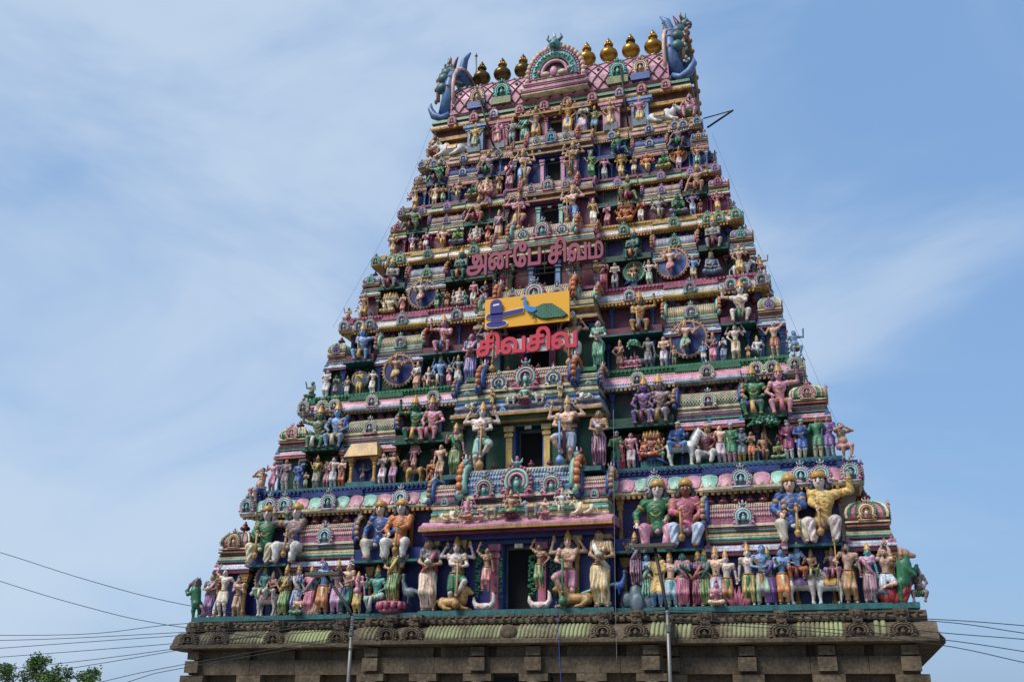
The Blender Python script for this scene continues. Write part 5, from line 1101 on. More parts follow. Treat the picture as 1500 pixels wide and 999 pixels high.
# ------------------------------------------------------------------ sculpted animals, height 1, head towards -x
def animal(kind, lying=False):
    c = lambda a, r0, b_, r1: ('c', V3(a), r0, V3(b_), r1); e = lambda a, r: ('e', V3(a), V3(r)); D = {}
    bz = .58 if not lying else .26; q = []
    fat = dict(bull=1, lion=.8, elephant=1.3, horse=.82, boar=1.1)[kind]
    q += [c((-.26, 0, bz+.02), .19*fat, (.28, 0, bz), .185*fat), e((.30, 0, bz+.02), (.17*fat, .17*fat, .19*fat)), e((-.26, 0, bz), (.19*fat, .17*fat, .22*fat))]
    for x in (-.27, .30):
        for y in (-.10, .10):
            if lying: q += [c((x, y, .2), .10, (x-.16, y*1.7, .07), .055), c((x-.16, y*1.7, .07), .055, (x-.33, y*1.4, .05), .045)]
            else:
                k_ = .04 if x > 0 else -.03; r_ = .05*(1.7 if kind == 'elephant' else 1); q += [c((x, y, bz-.05), .115*fat, (x+k_, y, .30), r_*1.2), c((x+k_, y, .30), r_*1.15, (x-.01, y, .05), r_*.8), c((x-.01, y, .05), r_*.9, (x-.05, y, .03), r_*.85)]
    hx, hz = -.56, bz+.34
    if kind == 'bull': q += [e((-.22, 0, bz+.22), (.12, .09, .12)), c((-.34, 0, bz+.08), .15, (hx+.06, 0, hz-.06), .10), c((hx+.04, 0, hz), .105, (hx-.14, 0, hz-.13), .068), c((-.42, 0, bz-.10), .05, (-.38, 0, bz+.1), .05)]+[e((hx+.07, s*.13, hz), (.04, .07, .03)) for s in (-1, 1)]
    elif kind == 'horse': q += [c((-.34, 0, bz+.08), .14, (hx+.06, 0, hz+.06), .09), c((hx+.04, 0, hz+.08), .085, (hx-.17, 0, hz-.08), .055)]+[c((hx+.05, s*.05, hz+.12), .03, (hx+.06, s*.06, hz+.22), .01) for s in (-1, 1)]
    elif kind == 'lion': q += [c((-.34, 0, bz+.08), .15, (hx+.10, 0, hz-.04), .13), e((hx+.02, 0, hz), (.13, .12, .13)), c((hx-.04, 0, hz-.04), .08, (hx-.13, 0, hz-.06), .06)]+[e((hx+.06, s*.10, hz+.11), (.03, .035, .04)) for s in (-1, 1)]
    elif kind == 'elephant': q += [e((hx+.10, 0, hz-.06), (.19, .17, .20)), c((hx-.04, 0, hz-.10), .09, (hx-.16, 0, hz-.06), .06), c((hx-.16, 0, hz-.06), .06, (hx-.22, 0, hz+.16), .045)]+[e((hx+.20, s*.20, hz-.06), (.13, .03, .16)) for s in (-1, 1)]
    else: q += [c((-.34, 0, bz), .15, (hx-.05, 0, bz-.10), .07)]
    q += [c((.46, 0, bz+.06), .035, (.58, 0, bz-.06), .025), c((.58, 0, bz-.06), .025, (.60, 0, bz-.30 if not lying else .06), .03)]
    V, F_ = sculpt(q, .024, .035); b = MB(); b.add(V, F_)
    for s in (-1, 1): b.ball((hx-.03 if kind != 'boar' else hx+.1, s*(.085 if kind != 'lion' else .06), hz+.03 if kind != 'boar' else bz+.05), .022, 1, 5, 4)
    D['body'] = b
    if kind == 'bull':
        b = MB()
        for s in (-1, 1): b.tube([(hx+.06, s*.05, hz+.08), (hx+.05, s*.10, hz+.17), (hx+.02, s*.07, hz+.25)], [.03, .024, .008], 5)
        D['horns'] = b
    if kind == 'elephant':
        b = MB()
        for s in (-1, 1): b.tube([(hx-.04, s*.08, hz-.16), (hx-.20, s*.09, hz-.18)], [.03, .012], 5)
        D['tusks'] = b
    if kind in ('bull', 'elephant', 'horse'):
        b = MB(); n = 9
        for k in range(2):
            pass
        pts = [(0, .20*fat*math.cos(a), bz+.205*fat*math.sin(a)) for a in np.linspace(R(-5), R(185), n)]; v = [(x, p[1], p[2]) for x in (-.14, .20) for p in pts]; b.add(v, [(k, k+1, n+k+1, n+k) for k in range(n-1)]); v2 = [(x, p[1]*1.04, bz+(p[2]-bz)*1.05) for x in (-.14, .20) for p in pts]; b.add(v2, [(n+k, n+k+1, k+1, k) for k in range(n-1)]); b.tube([(-.15, p[1]*1.03, bz+(p[2]-bz)*1.04) for p in pts], .018, 5); b.tube([(.21, p[1]*1.03, bz+(p[2]-bz)*1.04) for p in pts], .018, 5); D['saddle_cloth'] = b
    if kind in ('lion', 'horse'):
        m_ = [c((hx+.14, 0, hz+.02), .17, (-.36, 0, bz+.05), .17)]+[e((hx+.12+.06*math.sin(a*2), .15*math.cos(a), hz-.02+.16*math.sin(a)), (.06, .06, .06)) for a in np.arange(0, 6.2, .6)] if kind == 'lion' else [c((hx+.12, 0, hz+.14), .05, (-.28, 0, bz+.22), .05)]
        V, F_ = sculpt(m_, .024, .02); D['mane'] = MB().add(V, F_)
    allv = np.concatenate([v for m2 in D.values() for v in m2.v]); zt = allv[:, 2].max(); zb = allv[:, 2].min()
    for m2 in D.values(): m2.v = [(v-np.array([0, 0, zb]))/(zt-zb) for v in m2.v]
    return {n_: m2.mesh(f'{kind} {n_}', True) for n_, m2 in D.items()}
ANI = {}
def beast(kind, lying, tier, px, ytop, col, label, right=False, acc='rose', ybot=None, dy=0, center=False, zfrac=None, mane='ochre', yaw=0):
    t = TS[tier]; y = t.Y+(.36 if not center else -.12)*t.D+dy; z = t.z+(zfrac or 0)*t.h
    x = px2x(px, y, z)
    if ybot: z = z_of(ybot, x, y)
    H = z_of(ytop, x, y)-z
    if (kind, lying) not in ANI: ANI[kind, lying] = animal(kind, lying)
    root = empty(f'{kind}_statue', (x, y, z), (math.pi if right else 0)+yaw, H)
    for n_, me in ANI[kind, lying].items(): put(n_, me, {'body': [P(col), EYEB], 'horns': P('ochre'), 'tusks': P('ivory'), 'saddle_cloth': P(acc), 'mane': P(mane)}[n_], root)
    tag(root, label, 'statue', 'animal statues on the tower'); return root
beast('bull', 0, 0, 390, 853, 'pale', 'standing white bull carrying a deity couple, lowest tier ledge towards tree', False, 'rose')
beast('bull', 0, 0, 1177, 826, 'pale', 'pinkish white bull carrying two riders, facing a second bull, lowest tier', True, 'purple')
beast('bull', 0, 0, 1217, 828, 'white', 'white bull with one rider, horns towards the other bull, lowest tier', False, 'gold')
beast('horse', 0, 1, 999, 628, 'white', 'white horse carrying a blue-coated rider, second tier ledge away from tree', True, 'red', mane='slate')
beast('lion', 0, 1, 606, 672, 'ochre', 'yellow lion carrying the many-armed goddess, second tier ledge towards tree', False, mane='brown')
beast('lion', 1, 0, 660, 857, 'ochre', 'yellow lion lying at door guardian feet, lowest tier towards tree', True, center=True, mane='ochre', dy=-.12)
beast('lion', 1, 0, 846, 849, 'ochre', 'yellow lion lying at door guardian feet, lowest tier away from tree', False, center=True, mane='ochre', dy=-.12)
beast('boar', 0, 0, 1292, 860, 'slate', 'small blue grey boar under the ascetic, lowest tier away from tree', True, dy=-.25)
beast('bull', 0, 2, 948, 515, 'grey', 'grey bull beside the bowing man, third tier ledge away from tree', True, 'slate')
beast('bull', 0, 3, 533, 446, 'white', 'white bull beside standing deity, fourth tier ledge towards tree', False, 'gold', dy=.15)
beast('bull', 0, 3, 1086, 378, 'white', 'white bull behind four-armed deity, fourth tier ledge away from tree', True, 'rose', dy=.2)
beast('bull', 1, 6, 662, 199, 'white', 'white bull reclining beside sage, top tier towards tree', False, 'gold')
beast('bull', 1, 6, 968, 152, 'white', 'white bull reclining beside sage, top tier away from tree', True, 'gold')
beast('lion', 0, 2, 627, 549, 'yellow', 'small yellow lion under seated deities, third tier ledge towards tree', False)
zf = CF[0][2]
for px, yt, kd, ly, c_, lab, rt in ((655, 741, 'bull', 1, 'cream', 'cream bull reclining on pink awning towards tree', True), (720, 738, 'elephant', 0, 'grey', 'small grey elephant on pink awning, tree side of lotus goddess', True), (778, 731, 'elephant', 0, 'grey', 'small grey elephant on pink awning, far side of lotus goddess', False), (857, 726, 'bull', 1, 'cream', 'cream bull reclining on pink awning away from tree', False)):
    beast(kd, ly, 0, px, yt, c_, lab, rt, 'gold', center=True, dy=-.22, zfrac=zf+.004)
zf2 = CF[1][2]
for px, yt, kd, ly, c_, lab, rt in ((687, 586, 'bull', 1, 'pale', 'pale bull reclining above second tier doorway towards tree', True), (748, 577, 'elephant', 0, 'ivory', 'ivory elephant above second tier doorway, tree side of goddess', True), (790, 573, 'elephant', 0, 'ivory', 'ivory elephant above second tier doorway, far side of goddess', False), (857, 569, 'bull', 1, 'pale', 'pale bull reclining above second tier doorway away from tree', False)):
    beast(kd, ly, 1, px, yt, c_, lab, rt, 'green', center=True, dy=.02, zfrac=zf2+.004)
def on_eave(tier, px, yt, kind, skin, dress, up_, acc, label, m_=0, name='seated_statue', lotus=False):
    t = TS[tier]; y = t.Y-(.36 if tier == 0 else .10)*t.D; z = t.z+(CF[tier][2]+.002)*t.h; x = px2x(px, y, z); g = .12 if lotus else 0; H = z_of(yt, x, y)-z-g; root = empty(name, (x, y, z+g), 0, H); statue_parts(root, kind, skin, dress, up_, m_, acc)
    if lotus: put('lotus_seat', LOT, P('magenta'), root, (0, 0, -g/H), 0, (1.5, 1.1, g/H/.17))
    tag(root, label, 'statue', 'small statues over the doorways')
on_eave(0, 684, 727, 'ganesha', 'pink', 'orange', None, 'gold', 'pink elephant-headed deity seated on pink awning over lowest doorway', name='elephant_headed_statue')
on_eave(0, 703, 737, 'lotusfold', 'peach', 'pink', None, 'pink', 'small peach child seated between pink elephant-headed deity and grey elephant')
on_eave(0, 748, 716, 'lotus4', 'tan', 'green', None, 'gold', 'goddess on magenta lotus between two grey elephants, pink awning', lotus=True)
on_eave(0, 798, 727, 'lotusfold', 'peach', 'rose', None, 'pink', 'small peach child seated between grey elephant and white deity on awning')
on_eave(0, 821, 713, 'lalita4', 'white', 'mint', None, 'gold', 'white four-armed deity seated on pink awning over lowest doorway')
on_eave(1, 721, 571, 'man_fold', 'gold', 'ochre', None, 'gold', 'gold figure with folded hands above second tier doorway towards tree', name='man_statue')
on_eave(1, 768, 560, 'lotus4', 'mint', 'rose', None, 'gold', 'goddess on magenta lotus between ivory elephants above second tier doorway', lotus=True)
on_eave(1, 820, 560, 'man_fold', 'cream', 'ochre', None, 'gold', 'cream figure with folded hands above second tier doorway away from tree', name='man_statue')
# riders: each sits on its animal
def rider(px, py, yt, tier, dy, kind, skin, dress, up_, acc, label, m_=0, yaw=0):
    t = TS[tier]; y = t.Y+.36*t.D+dy; p = at_y(px, py, y); H = z_of(yt, p[0], y)-p[2]; root = empty('rider_statue', p, yaw, H); statue_parts(root, kind, skin, dress, up_, m_, acc); tag(root, label, 'statue', 'riders on the animal statues'); return root
q = rider(386, 878, 829, 0, -.05, 'rider', 'turquoise', 'mint', None, 'gold', 'turquoise deity with red-rimmed aureole riding white bull, lowest tier'); aureole(q, 1, 'navy', .62, .44)
rider(397, 878, 836, 0, -.1, 'ridert', 'peach', 'white', 'rose', 'rose', 'peach consort riding white bull beside turquoise deity, lowest tier', 1)
rider(1168, 850, 793, 0, -.05, 'rider', 'sky', 'orange', None, 'maroon', 'light blue crowned rider in orange on pinkish white bull, lowest tier')
rider(1189, 848, 803, 0, -.05, 'rider', 'tan', 'green', None, 'gold', 'tan rider in green reaching forward on pinkish white bull, lowest tier', 1)
rider(1221, 848, 800, 0, -.05, 'rider', 'dusk', 'lilac', None, 'rose', 'mauve rider in lilac alone on white bull, lowest tier', 1)
rider(992, 667, 618, 1, -.05, 'coat_ride', 'tan', 'sky', 'blue', 'ivory', 'blue-coated rider with ivory turban on white horse, second tier')
rider(605, 686, 652, 1, -.02, 'multi', 'pink', 'rose', None, 'gold', 'pink many-armed goddess riding yellow lion, second tier') if False else None
# rearing beasts at the ends of the lowest ledge
def rearing(px, ytop, cb, ch, label, right):
    t = TS[0]; y = .2; x = px2x(px, y, t.z); H = z_of(ytop, x, y)-t.z; c = lambda a, r0, b_, r1: ('c', V3(a), r0, V3(b_), r1)
    q = [c((0, 0, .36), .12, (-.04, 0, .66), .13), c((.03, -.06, .33), .09, (.0, -.08, .16), .05), c((.0, -.08, .16), .05, (.02, -.08, .03), .04), c((.06, .06, .33), .09, (.08, .08, .16), .05), c((.08, .08, .16), .05, (.08, .08, .03), .04), c((-.06, -.08, .64), .06, (-.20, -.10, .56), .04), c((-.20, -.10, .56), .04, (-.26, -.10, .66), .035), c((-.06, .08, .6), .06, (-.2, .08, .48), .04), c((-.04, 0, .68), .10, (-.06, 0, .80), .09)]
    V, F_ = sculpt(q, .022, .03); root = empty('rearing_beast', (x, y, t.z), math.pi if right else 0, H); put('body', MB().add(V, F_).mesh('beast body', True), P(cb), root)
    q = [('e', V3(-.07, 0, .86), V3(.10, .09, .10)), c((-.12, 0, .84), .06, (-.22, 0, .82), .045), c((-.04, -.05, .92), .035, (.02, -.06, 1.0), .01), c((-.04, .05, .92), .035, (.02, .06, 1.0), .01)]+[('e', V3(.0, .10*math.cos(a), .84+.10*math.sin(a)), V3(.04, .04, .04)) for a in np.arange(0, 6.2, .7)]
    if not right: q += [c((-.20, 0, .84), .04, (-.28, 0, .70), .03), c((-.28, 0, .70), .03, (-.24, 0, .62), .02)]
    V, F_ = sculpt(q, .02, .02); put('head', MB().add(V, F_).mesh('beast head carved', True), [P(ch)], root)
    b = MB(); b.tube([(.12, 0, .3), (.22, 0, .22), (.26, 0, .10), (.18, 0, .02), (.08, 0, .06)], [.04, .045, .045, .04, .02], 6); put('tail', b.mesh('tail', True), P(ch), root); tag(root, label, 'statue', 'rearing beasts at the ledge ends')
rearing(284, 845, 'green', 'dusk', 'green rearing beast with long trunk on ledge end by tree', False); rearing(1327, 800, 'green', 'tan', 'green rearing lion with tan mane on ledge end farthest from tree', True)
# peacocks, crescent sea beasts, flames, carved tree, golden shrine
def peacock(px, ytop, ybot, tier, L, label, right, y=None, tail='turquoise', col='blue'):
    t = TS[tier]; y = t.Y+.1 if y is None else y; x = px2x(px, y, t.z); z = max(t.z, z_of(ybot, x, y)); H = z_of(ytop, x, y)-z; c = lambda a, r0, b_, r1: ('c', V3(a), r0, V3(b_), r1)
    q = [('e', V3(0, 0, .36), V3(.24, .14, .17)), c((-.16, 0, .44), .11, (-.26, 0, .72), .06), c((-.26, 0, .72), .06, (-.24, 0, .90), .05), ('e', V3(-.26, 0, .92), V3(.07, .055, .055)), c((-.31, 0, .92), .03, (-.42, 0, .88), .01)]+[c((-.02, s*.07, .24), .03, (-.04, s*.08, .02), .025) for s in (-1, 1)]
    V, F_ = sculpt(q, .026, .03); root = empty('peacock_statue', (x, y, z), math.pi if right else 0, H); put('body', MB().add(V, F_).mesh('peacock', True), P(col), root)
    b = MB()
    for k in range(7): b.tube([(.15, -.09+.03*k, .42), (.5*L, -.16+.053*k, .30), (L, -.20+.066*k, .06)], [.06, .08, .05], 5)
    put('tail', b.mesh('peacock tail', True), P(tail), root); tag(root, label, 'statue', 'peacock statues')
peacock(906, 834, 871, 0, 1.5, 'blue peacock with long green tail beside gold column, lowest tier away from tree', True, -.0, 'mint'); peacock(599, 838, 885, 0, 1.0, 'large peacock with drooping slate tail, lowest tier towards tree', False, .25, 'slate', 'slate'); peacock(955, 655, 682, 1, .8, 'small blue peacock under many-headed deity, second tier', False, None, 'blue'); peacock(928, 402, 418, 3, .8, 'small blue peacock below green aureole, fourth tier', True, None, 'blue'); peacock(908, 243, 256, 5, .8, 'small blue peacock beside many-headed deity, sixth tier', False, None, 'blue')
for px, lab, dr in ((708, 'pale crescent sea beast under maiden at lowest doorway, tree side', 0), (790, 'pale crescent sea beast under maiden at lowest doorway, far side', 1)):
    y = -.18; z = TZ[0]; x = px2x(px, y, z); root = empty('sea_beast', (x, y, z), 0, .78); b = MB(); b.tube([(-.52, 0, .62), (-.50, 0, .40), (-.36, 0, .20), (0, 0, .16), (.36, 0, .20), (.50, 0, .42), (.47, 0, .72), (.40, 0, .86)], [.04, .10, .16, .19, .16, .12, .08, .02], 9); put('body', b.mesh('sea beast', True), P('pale'), root)
    b = MB(); b.tube([(-.3, -.17, .2), (0, -.2, .06), (.3, -.17, .2)], .025, 5); put('belly_band', b.mesh('belly'), P('pink'), root); tag(root, lab, 'statue', 'sea beasts beside the lowest doorway')
    for s, xx in ((-1, -.42), (1, .42)):
        b = MB()
        for k in range(70): zz = random.uniform(.5, 2.3); b.ball((xx+random.uniform(-.12, .12)-(0 if zz < 2 else s*.2), random.uniform(-.02, .1), zz), (.06, .03, .05), 0, 4, 3)
        v = put('creeper', b.mesh('creeper'), P('green'), None, (x, y+.35, z)); tag(v, f"carved green leafy creeper {'inside' if (s > 0) == (px < 750) else 'outside'} the maiden at lowest doorway, {'tree' if px < 750 else 'far'} side", 'creeper', 'carved creepers')
def flames(px, ytop, tier, col, label):
    t = TS[tier]; y = t.Y+.12; x = px2x(px, y, t.z); H = z_of(ytop, x, y)-t.z; b = MB()
    for k in range(14): a = -.6+1.2*k/13; b.tube([(a*.6, random.uniform(-.1, .1), 0), (a, random.uniform(-.1, .1), .45), (a*1.1+random.uniform(-.1, .1), 0, random.uniform(.7, 1))], [.12, .10, .01], 5)
    o = put('carved_flame', b.mesh('flames', True), P(col), None, (x, y, t.z), 0, H); tag(o, label, 'flame carving', 'carved flames')
flames(454, 876, 0, 'peach', 'small pale orange carved flame, lowest tier ledge towards tree'); flames(1083, 858, 0, 'rose', 'rose pink carved flame between garlanded couples, lowest tier ledge'); flames(1310, 845, 0, 'red', 'red carved flames under ascetic on one leg, lowest tier')
def carved_tree(px, ytop, tier, wpx, label):
    t = TS[tier]; y = t.Y+.16*t.D; x = px2x(px, y, t.z); H = z_of(ytop, x, y)-t.z; wd_ = wpx/FPX*40/2; root = empty('carved_tree', (x, y, t.z)); b = MB(); b.tube([(0, .1, 0), (.03, .08, H*.4), (-.02, .05, H*.75)], [.09, .07, .06], 6); put('trunk', b.mesh('trunk', True), P('brown'), root); b = MB()
    for k in range(150):
        a = random.uniform(0, 6.28); r_ = math.sqrt(random.random()); zz = H*(.72+.26*math.sqrt(max(0, 1-r_*r_))*random.uniform(.3, 1)); b.ball((wd_*r_*math.cos(a), .28*r_*math.sin(a), zz), (.07, .05, .05), 0 if k % 5 else 1, 5, 3)
    put('crown', b.mesh('leaves'), [P('green'), P('mint')], root); tag(root, label, 'tree carving')
carved_tree(1123, 605, 1, 46, 'round green carved tree over seated man, second tier ledge'); carved_tree(929, 497, 2, 20, 'small dark green carved tree, third tier ledge away from tree')
t = TS[1]; y = t.Y+.30; x = px2x(531, y, t.z); H = z_of(650, x, y)-t.z; sh = empty('golden_shrine', (x, y, t.z)); w_ = .62
put('base', MB().box(-w_*1.1, w_*1.1, -.3, .3, 0, .14).mesh('shrine base'), P('teal'), sh); put('back_panel', MB().box(-w_, w_, .2, .28, .14, H*.66).mesh('back'), P('navy'), sh)
for q in (-w_*.86, w_*.86): put('column', COLM, [P('gold'), P('ochre')], sh, (q, -.12, .14), 0, (.75, .75, H*.66-.14))
b = MB(); z0 = H*.66; b.add([(-w_*1.25, -.42, z0+.01), (w_*1.25, -.42, z0+.01), (w_*1.25, .36, z0+.01), (-w_*1.25, .36, z0+.01), (-w_*.95, -.15, H), (w_*.95, -.15, H), (w_*.95, .2, H), (-w_*.95, .2, H)], [(3, 2, 1, 0), (4, 5, 6, 7), (0, 1, 5, 4), (1, 2, 6, 5), (2, 3, 7, 6), (3, 0, 4, 7)]); put('roof', b.mesh('shrine roof'), P('gold'), sh); tag(sh, 'small golden pillared shrine on second tier ledge towards tree', 'shrine')
q = empty('dancer_statue', (x, y+.02, t.z+.145), 0, H*.46); statue_parts(q, 'dancer', 'slate', 'maroon', None, 0, 'rose'); tag(q, 'dark dancer inside small golden shrine, second tier', 'statue')
# ------------------------------------------------------------------ letter signs over the doorways
def glyph_field(txt, res=.022, bold=.6):
    c = bpy.data.curves.new('lettering', 'FONT'); c.body = txt; o = bpy.data.objects.new('lettering', c); COL.objects.link(o); dg = bpy.context.evaluated_depsgraph_get(); cv = o.to_curve(dg); polys = []
    for sp in cv.splines:
        bp = sp.bezier_points; n = len(bp); pts = []
        if n:
            for k in range(n):
                a, b = bp[k], bp[(k+1) % n]
                for u in np.arange(0, 1, .125): pts.append(((1-u)**3*a.co[0]+3*(1-u)**2*u*a.handle_right[0]+3*(1-u)*u*u*b.handle_left[0]+u**3*b.co[0], (1-u)**3*a.co[1]+3*(1-u)**2*u*a.handle_right[1]+3*(1-u)*u*u*b.handle_left[1]+u**3*b.co[1]))
        else: pts = [(p.co[0], p.co[1]) for p in sp.points]
        polys.append(np.array(pts))
    o.to_curve_clear(); bpy.data.objects.remove(o); bpy.data.curves.remove(c)
    al = np.concatenate(polys); lo = al.min(0)-.12; hi = al.max(0)+.12; nx, ny = ((hi-lo)/res).astype(int)+1; sub = 2
    X = lo[0]+np.arange(nx*sub)*res/sub; Yg = lo[1]+np.arange(ny*sub)*res/sub; Wn = np.zeros((nx*sub, ny*sub), int)
    for p in polys:
        q = np.roll(p, -1, 0)
        for (x0, y0), (x1, y1) in zip(p, q):
            if y0 == y1: continue
            up = 1 if y1 > y0 else -1; a, b = (y0, y1) if up > 0 else (y1, y0); j = np.where((Yg >= a) & (Yg < b))[0]
            if len(j) == 0: continue
            xc = x0+(Yg[j]-y0)*(x1-x0)/(y1-y0); Wn[:, j] += up*(X[:, None] < xc[None, :])
    M = (Wn != 0); dl = 1 if txt == 'ம்' else 2
    for ax in (0, 1): M = np.logical_or.reduce([np.roll(M, s, ax) for s in range(-dl, dl+1)])
    M = M.astype(float); k = 2
    for ax in (0, 1): M = sum(np.roll(M, s, ax) for s in range(-k, k+1))/(2*k+1)
    M = M[::sub, ::sub]; return bold-.5+.5-M-(bold-.5)*2, lo, res
def letter_mesh(txt, depth=5, bold=.62):
    G, lo, res = glyph_field(txt, bold=bold); F = np.repeat(G[:, None, :], depth+4, 1).astype(np.float32); F[:, :2] = .4; F[:, -2:] = .4
    V, Fq = surfnet(F, np.array([lo[0], 0, lo[1]]), res); lo_, hi_ = V[:, 1] < 2.0*res, V[:, 1] > (depth+1.0)*res; V[lo_, 1] = 1.5*res; V[hi_, 1] = (depth+1.5)*res; b = MB(); b.add(V, Fq); return b.mesh('letter', False), V[:, 0].min(), V[:, 0].max()
def sign_row(name, glyphs, pa, pb, yp, capz, mats, label, gap=.06, spc=.3, backing=None):
    a = at_y(*pa, yp); b_ = at_y(*pb, yp); total = 0; ms = []
    for g in glyphs:
        if g == ' ': ms.append(None); total += spc; continue
        me, x0, x1 = letter_mesh(g); ms.append((me, x0, x1)); total += x1-x0+gap
    sx = (b_[0]-a[0])/total; root = empty(name, (a[0], yp, a[2])); sl_ = (b_[2]-a[2])/(b_[0]-a[0]); cur = 0; spans = []
    for q in ms:
        if q is None: cur += spc; continue
        me, x0, x1 = q; put('letter', me, mats, root, ((cur-x0)*sx, 0, sl_*cur*sx), 0, (sx, 1.6, capz)); spans.append((cur*sx, (cur+x1-x0)*sx)); cur += x1-x0+gap
    tag(root, label, 'sign'); return root, (b_[0]-a[0]), sl_
LRED = plain('maroon sign letters', (134, 54, 78), .45); LCRIM = plain('crimson sign letters', (190, 34, 60), .5); BOARDW = plain('white sign board', (176, 168, 168), .6); BOARDY = plain('yellow sign board', (222, 160, 10), .5)
ra, wa, sa = sign_row('letter_sign', ['அ', 'ன்', 'ேப', ' ', 'சி', 'வ', 'ம்'], (682, 398), (885, 376), 2.35, 1.42, LRED, 'maroon raised Tamil letters on an iron frame above fourth tier doorway')
b = MB()
for zz in (-.16, -.42): b.tube([(0, .16, zz), (wa, .16, zz+sa*wa)], .025, 5)
for q in np.linspace(0, wa, 8): b.tube([(q, .16, -.45+sa*q), (q, .16, .75+sa*q)], .02, 5)
for q in (.6, wa*.5, wa-.6): b.tube([(q, .16, -.4+sa*q), (q+.1, 1.05, -.55+sa*q)], .02, 5)
o = put('iron_frame', b.mesh('iron frame'), IRON, ra); o['kind'] = 'stuff'
rc, wc, sc_ = sign_row('letter_sign', ['சி', 'வ', 'சி', 'வ'], (696, 521), (845, 506), 1.30, 1.2, LCRIM, 'crimson raised Tamil letters on a white backing below yellow board', gap=.02)
for k in range(4): q0, q1 = wc*k/4, wc*(k+1)/4; put('backing_panel', MB().box(q0+.01, q1-.01, .15, .18, -.03, .62).mesh('backing'), BOARDW, rc, (0, 0, sc_*(q0+q1)/2))
yp = 1.28; A_ = at_y(711, 438, yp); B_ = at_y(833, 427, yp); C_ = at_y(709, 482, yp); D_ = at_y(834, 470, yp)
x0, x1 = (A_[0]+C_[0])/2, (B_[0]+D_[0])/2; z0, z1 = (C_[2]+D_[2])/2, (A_[2]+B_[2])/2; bw, bh = x1-x0, z1-z0
bd = empty('sign_board', (x0, yp, z0)); put('board', MB().box(0, bw, 0, .10, 0, bh).mesh('board'), BOARDY, bd); tag(bd, 'yellow sign board with a dark blue stone emblem and a peacock', 'sign')
def plate(name, pts, mat, y0, th=.05):      # outline in board units (width 1 by height 1)
    n = len(pts); b = MB(); p = [(q[0]*bw, q[1]*bh) for q in pts]; b.add([(x, y0-th, z) for x, z in p]+[(x, y0, z) for x, z in p], [tuple(range(n)), tuple(range(n, 2*n))[::-1]]+[(k, n+k, n+(k+1) % n, (k+1) % n) for k in range(n)]); put(name, b.mesh(name), mat, bd)
NV = plain('navy emblem', (38, 34, 120), .4); WH = plain('white outline', (210, 208, 214), .4); PB = plain('peacock blue', (30, 120, 190), .4); PG = paint('green', .5); BK = plain('black outline', (16, 20, 22), .5)
ell = lambda cx, cy, rx, ry, a0=0, a1=360, n=20: [(cx+rx*math.cos(R(a0+(a1-a0)*k/(n-1))), cy+ry*math.sin(R(a0+(a1-a0)*k/(n-1)))) for k in range(n)]
plate('emblem_outline', ell(.145, .12, .135, .13, 0, 355), WH, -.002); plate('emblem_foot', ell(.145, .13, .122, .10, 0, 355), NV, -.055, .02)
plate('emblem_stem', [(.08, .15), (.21, .15), (.20, .42), (.09, .42)], NV, -.056, .03)
plate('emblem_outline', [(.01, .36), (.06, .31), (.2, .31), (.47, .42), (.475, .58), (.2, .50), (.04, .50)], WH, -.002, .06); plate('emblem_tray', [(.02, .37), (.07, .335), (.2, .335), (.46, .44), (.465, .555), (.2, .475), (.045, .475)], NV, -.064, .03)
plate('emblem_stone', [(.075, .46)]+[(.145+.07*math.cos(R(a)), .76+.17*math.sin(R(a))) for a in range(180, -1, -15)]+[(.215, .46)], NV, -.098, .05)
plate('emblem_mark', [(.11, .70), (.185, .72), (.185, .78), (.11, .76)], WH, -.15, .01)
tail = [(.56, .42), (.60, .52), (.70, .62), (.80, .60), (.90, .40), (.975, .20), (.93, .12), (.85, .14), (.74, .12), (.66, .18), (.61, .28)]
plate('peacock_outline', [(.77+(x-.77)*1.05, .36+(y-.36)*1.08) for x, y in tail], BK, -.002); plate('peacock_tail', tail, paint('green', .5, 0, 'teal'), -.055, .03)
plate('peacock_body', [(.46, .90), (.485, .94), (.505, .88), (.50, .72), (.53, .58), (.60, .54), (.63, .44), (.58, .36), (.52, .42), (.48, .56), (.47, .72), (.475, .82)], PB, -.09, .04); plate('peacock_beak', [(.465, .89), (.435, .84), (.470, .83)], BK, -.09, .03); plate('peacock_legs', [(.575, .38), (.60, .38), (.60, .2), (.61, .16), (.56, .16), (.585, .2)], BK, -.09, .02)
b = MB(); b.tube([(bw*.15, .2, -.9), (bw*.15, .2, bh)], .03, 5); b.tube([(bw*.85, .2, -.9), (bw*.85, .2, bh)], .03, 5); o = put('iron_frame', b.mesh('posts'), IRON, bd); o['kind'] = 'stuff'
# ------------------------------------------------------------------ street lamps
def lamp(pt, ph, label):
    y = -6.0; p = at_y(*pt, y); h = at_y(*ph, y); x = p[0]; root = empty('street_lamp', (x, y, .13))
    b = MB(); b.tube([(0, 0, 0), (0, 0, p[2]-.13)], [.065, .055], 10); put('pole', b.mesh('pole', True), METAL, root)
    b = MB(); b.tube([(0, 0, p[2]-.75), (0, 0, p[2]-.55)], .085, 10); put('collar', b.mesh('collar'), METAL, root)
    b = MB(); dx, dz = h[0]-x, h[2]-.13; b.tube([(0, 0, p[2]-.2), (dx*.1, 0, p[2]+.05), (dx*.95, 0, dz)], .05, 8); put('arm', b.mesh('arm', True), IRON, root)
    b = MB(); b.box(dx-.62, dx+.62, -.22, .20, dz, dz+.10); hd = put('lamp_head', b.mesh('lamp head'), plain('lamp housing', (92, 84, 74), .5, .4), root); put('diffuser', MB().box(dx-.56, dx+.56, -.19, .17, dz-.02, dz-.001).mesh('diffuser'), plain('dusty diffuser', (120, 108, 92), .35), hd)
    tag(root, label, 'street lamp', 'street lamps before the tower'); return x, y, p[2]
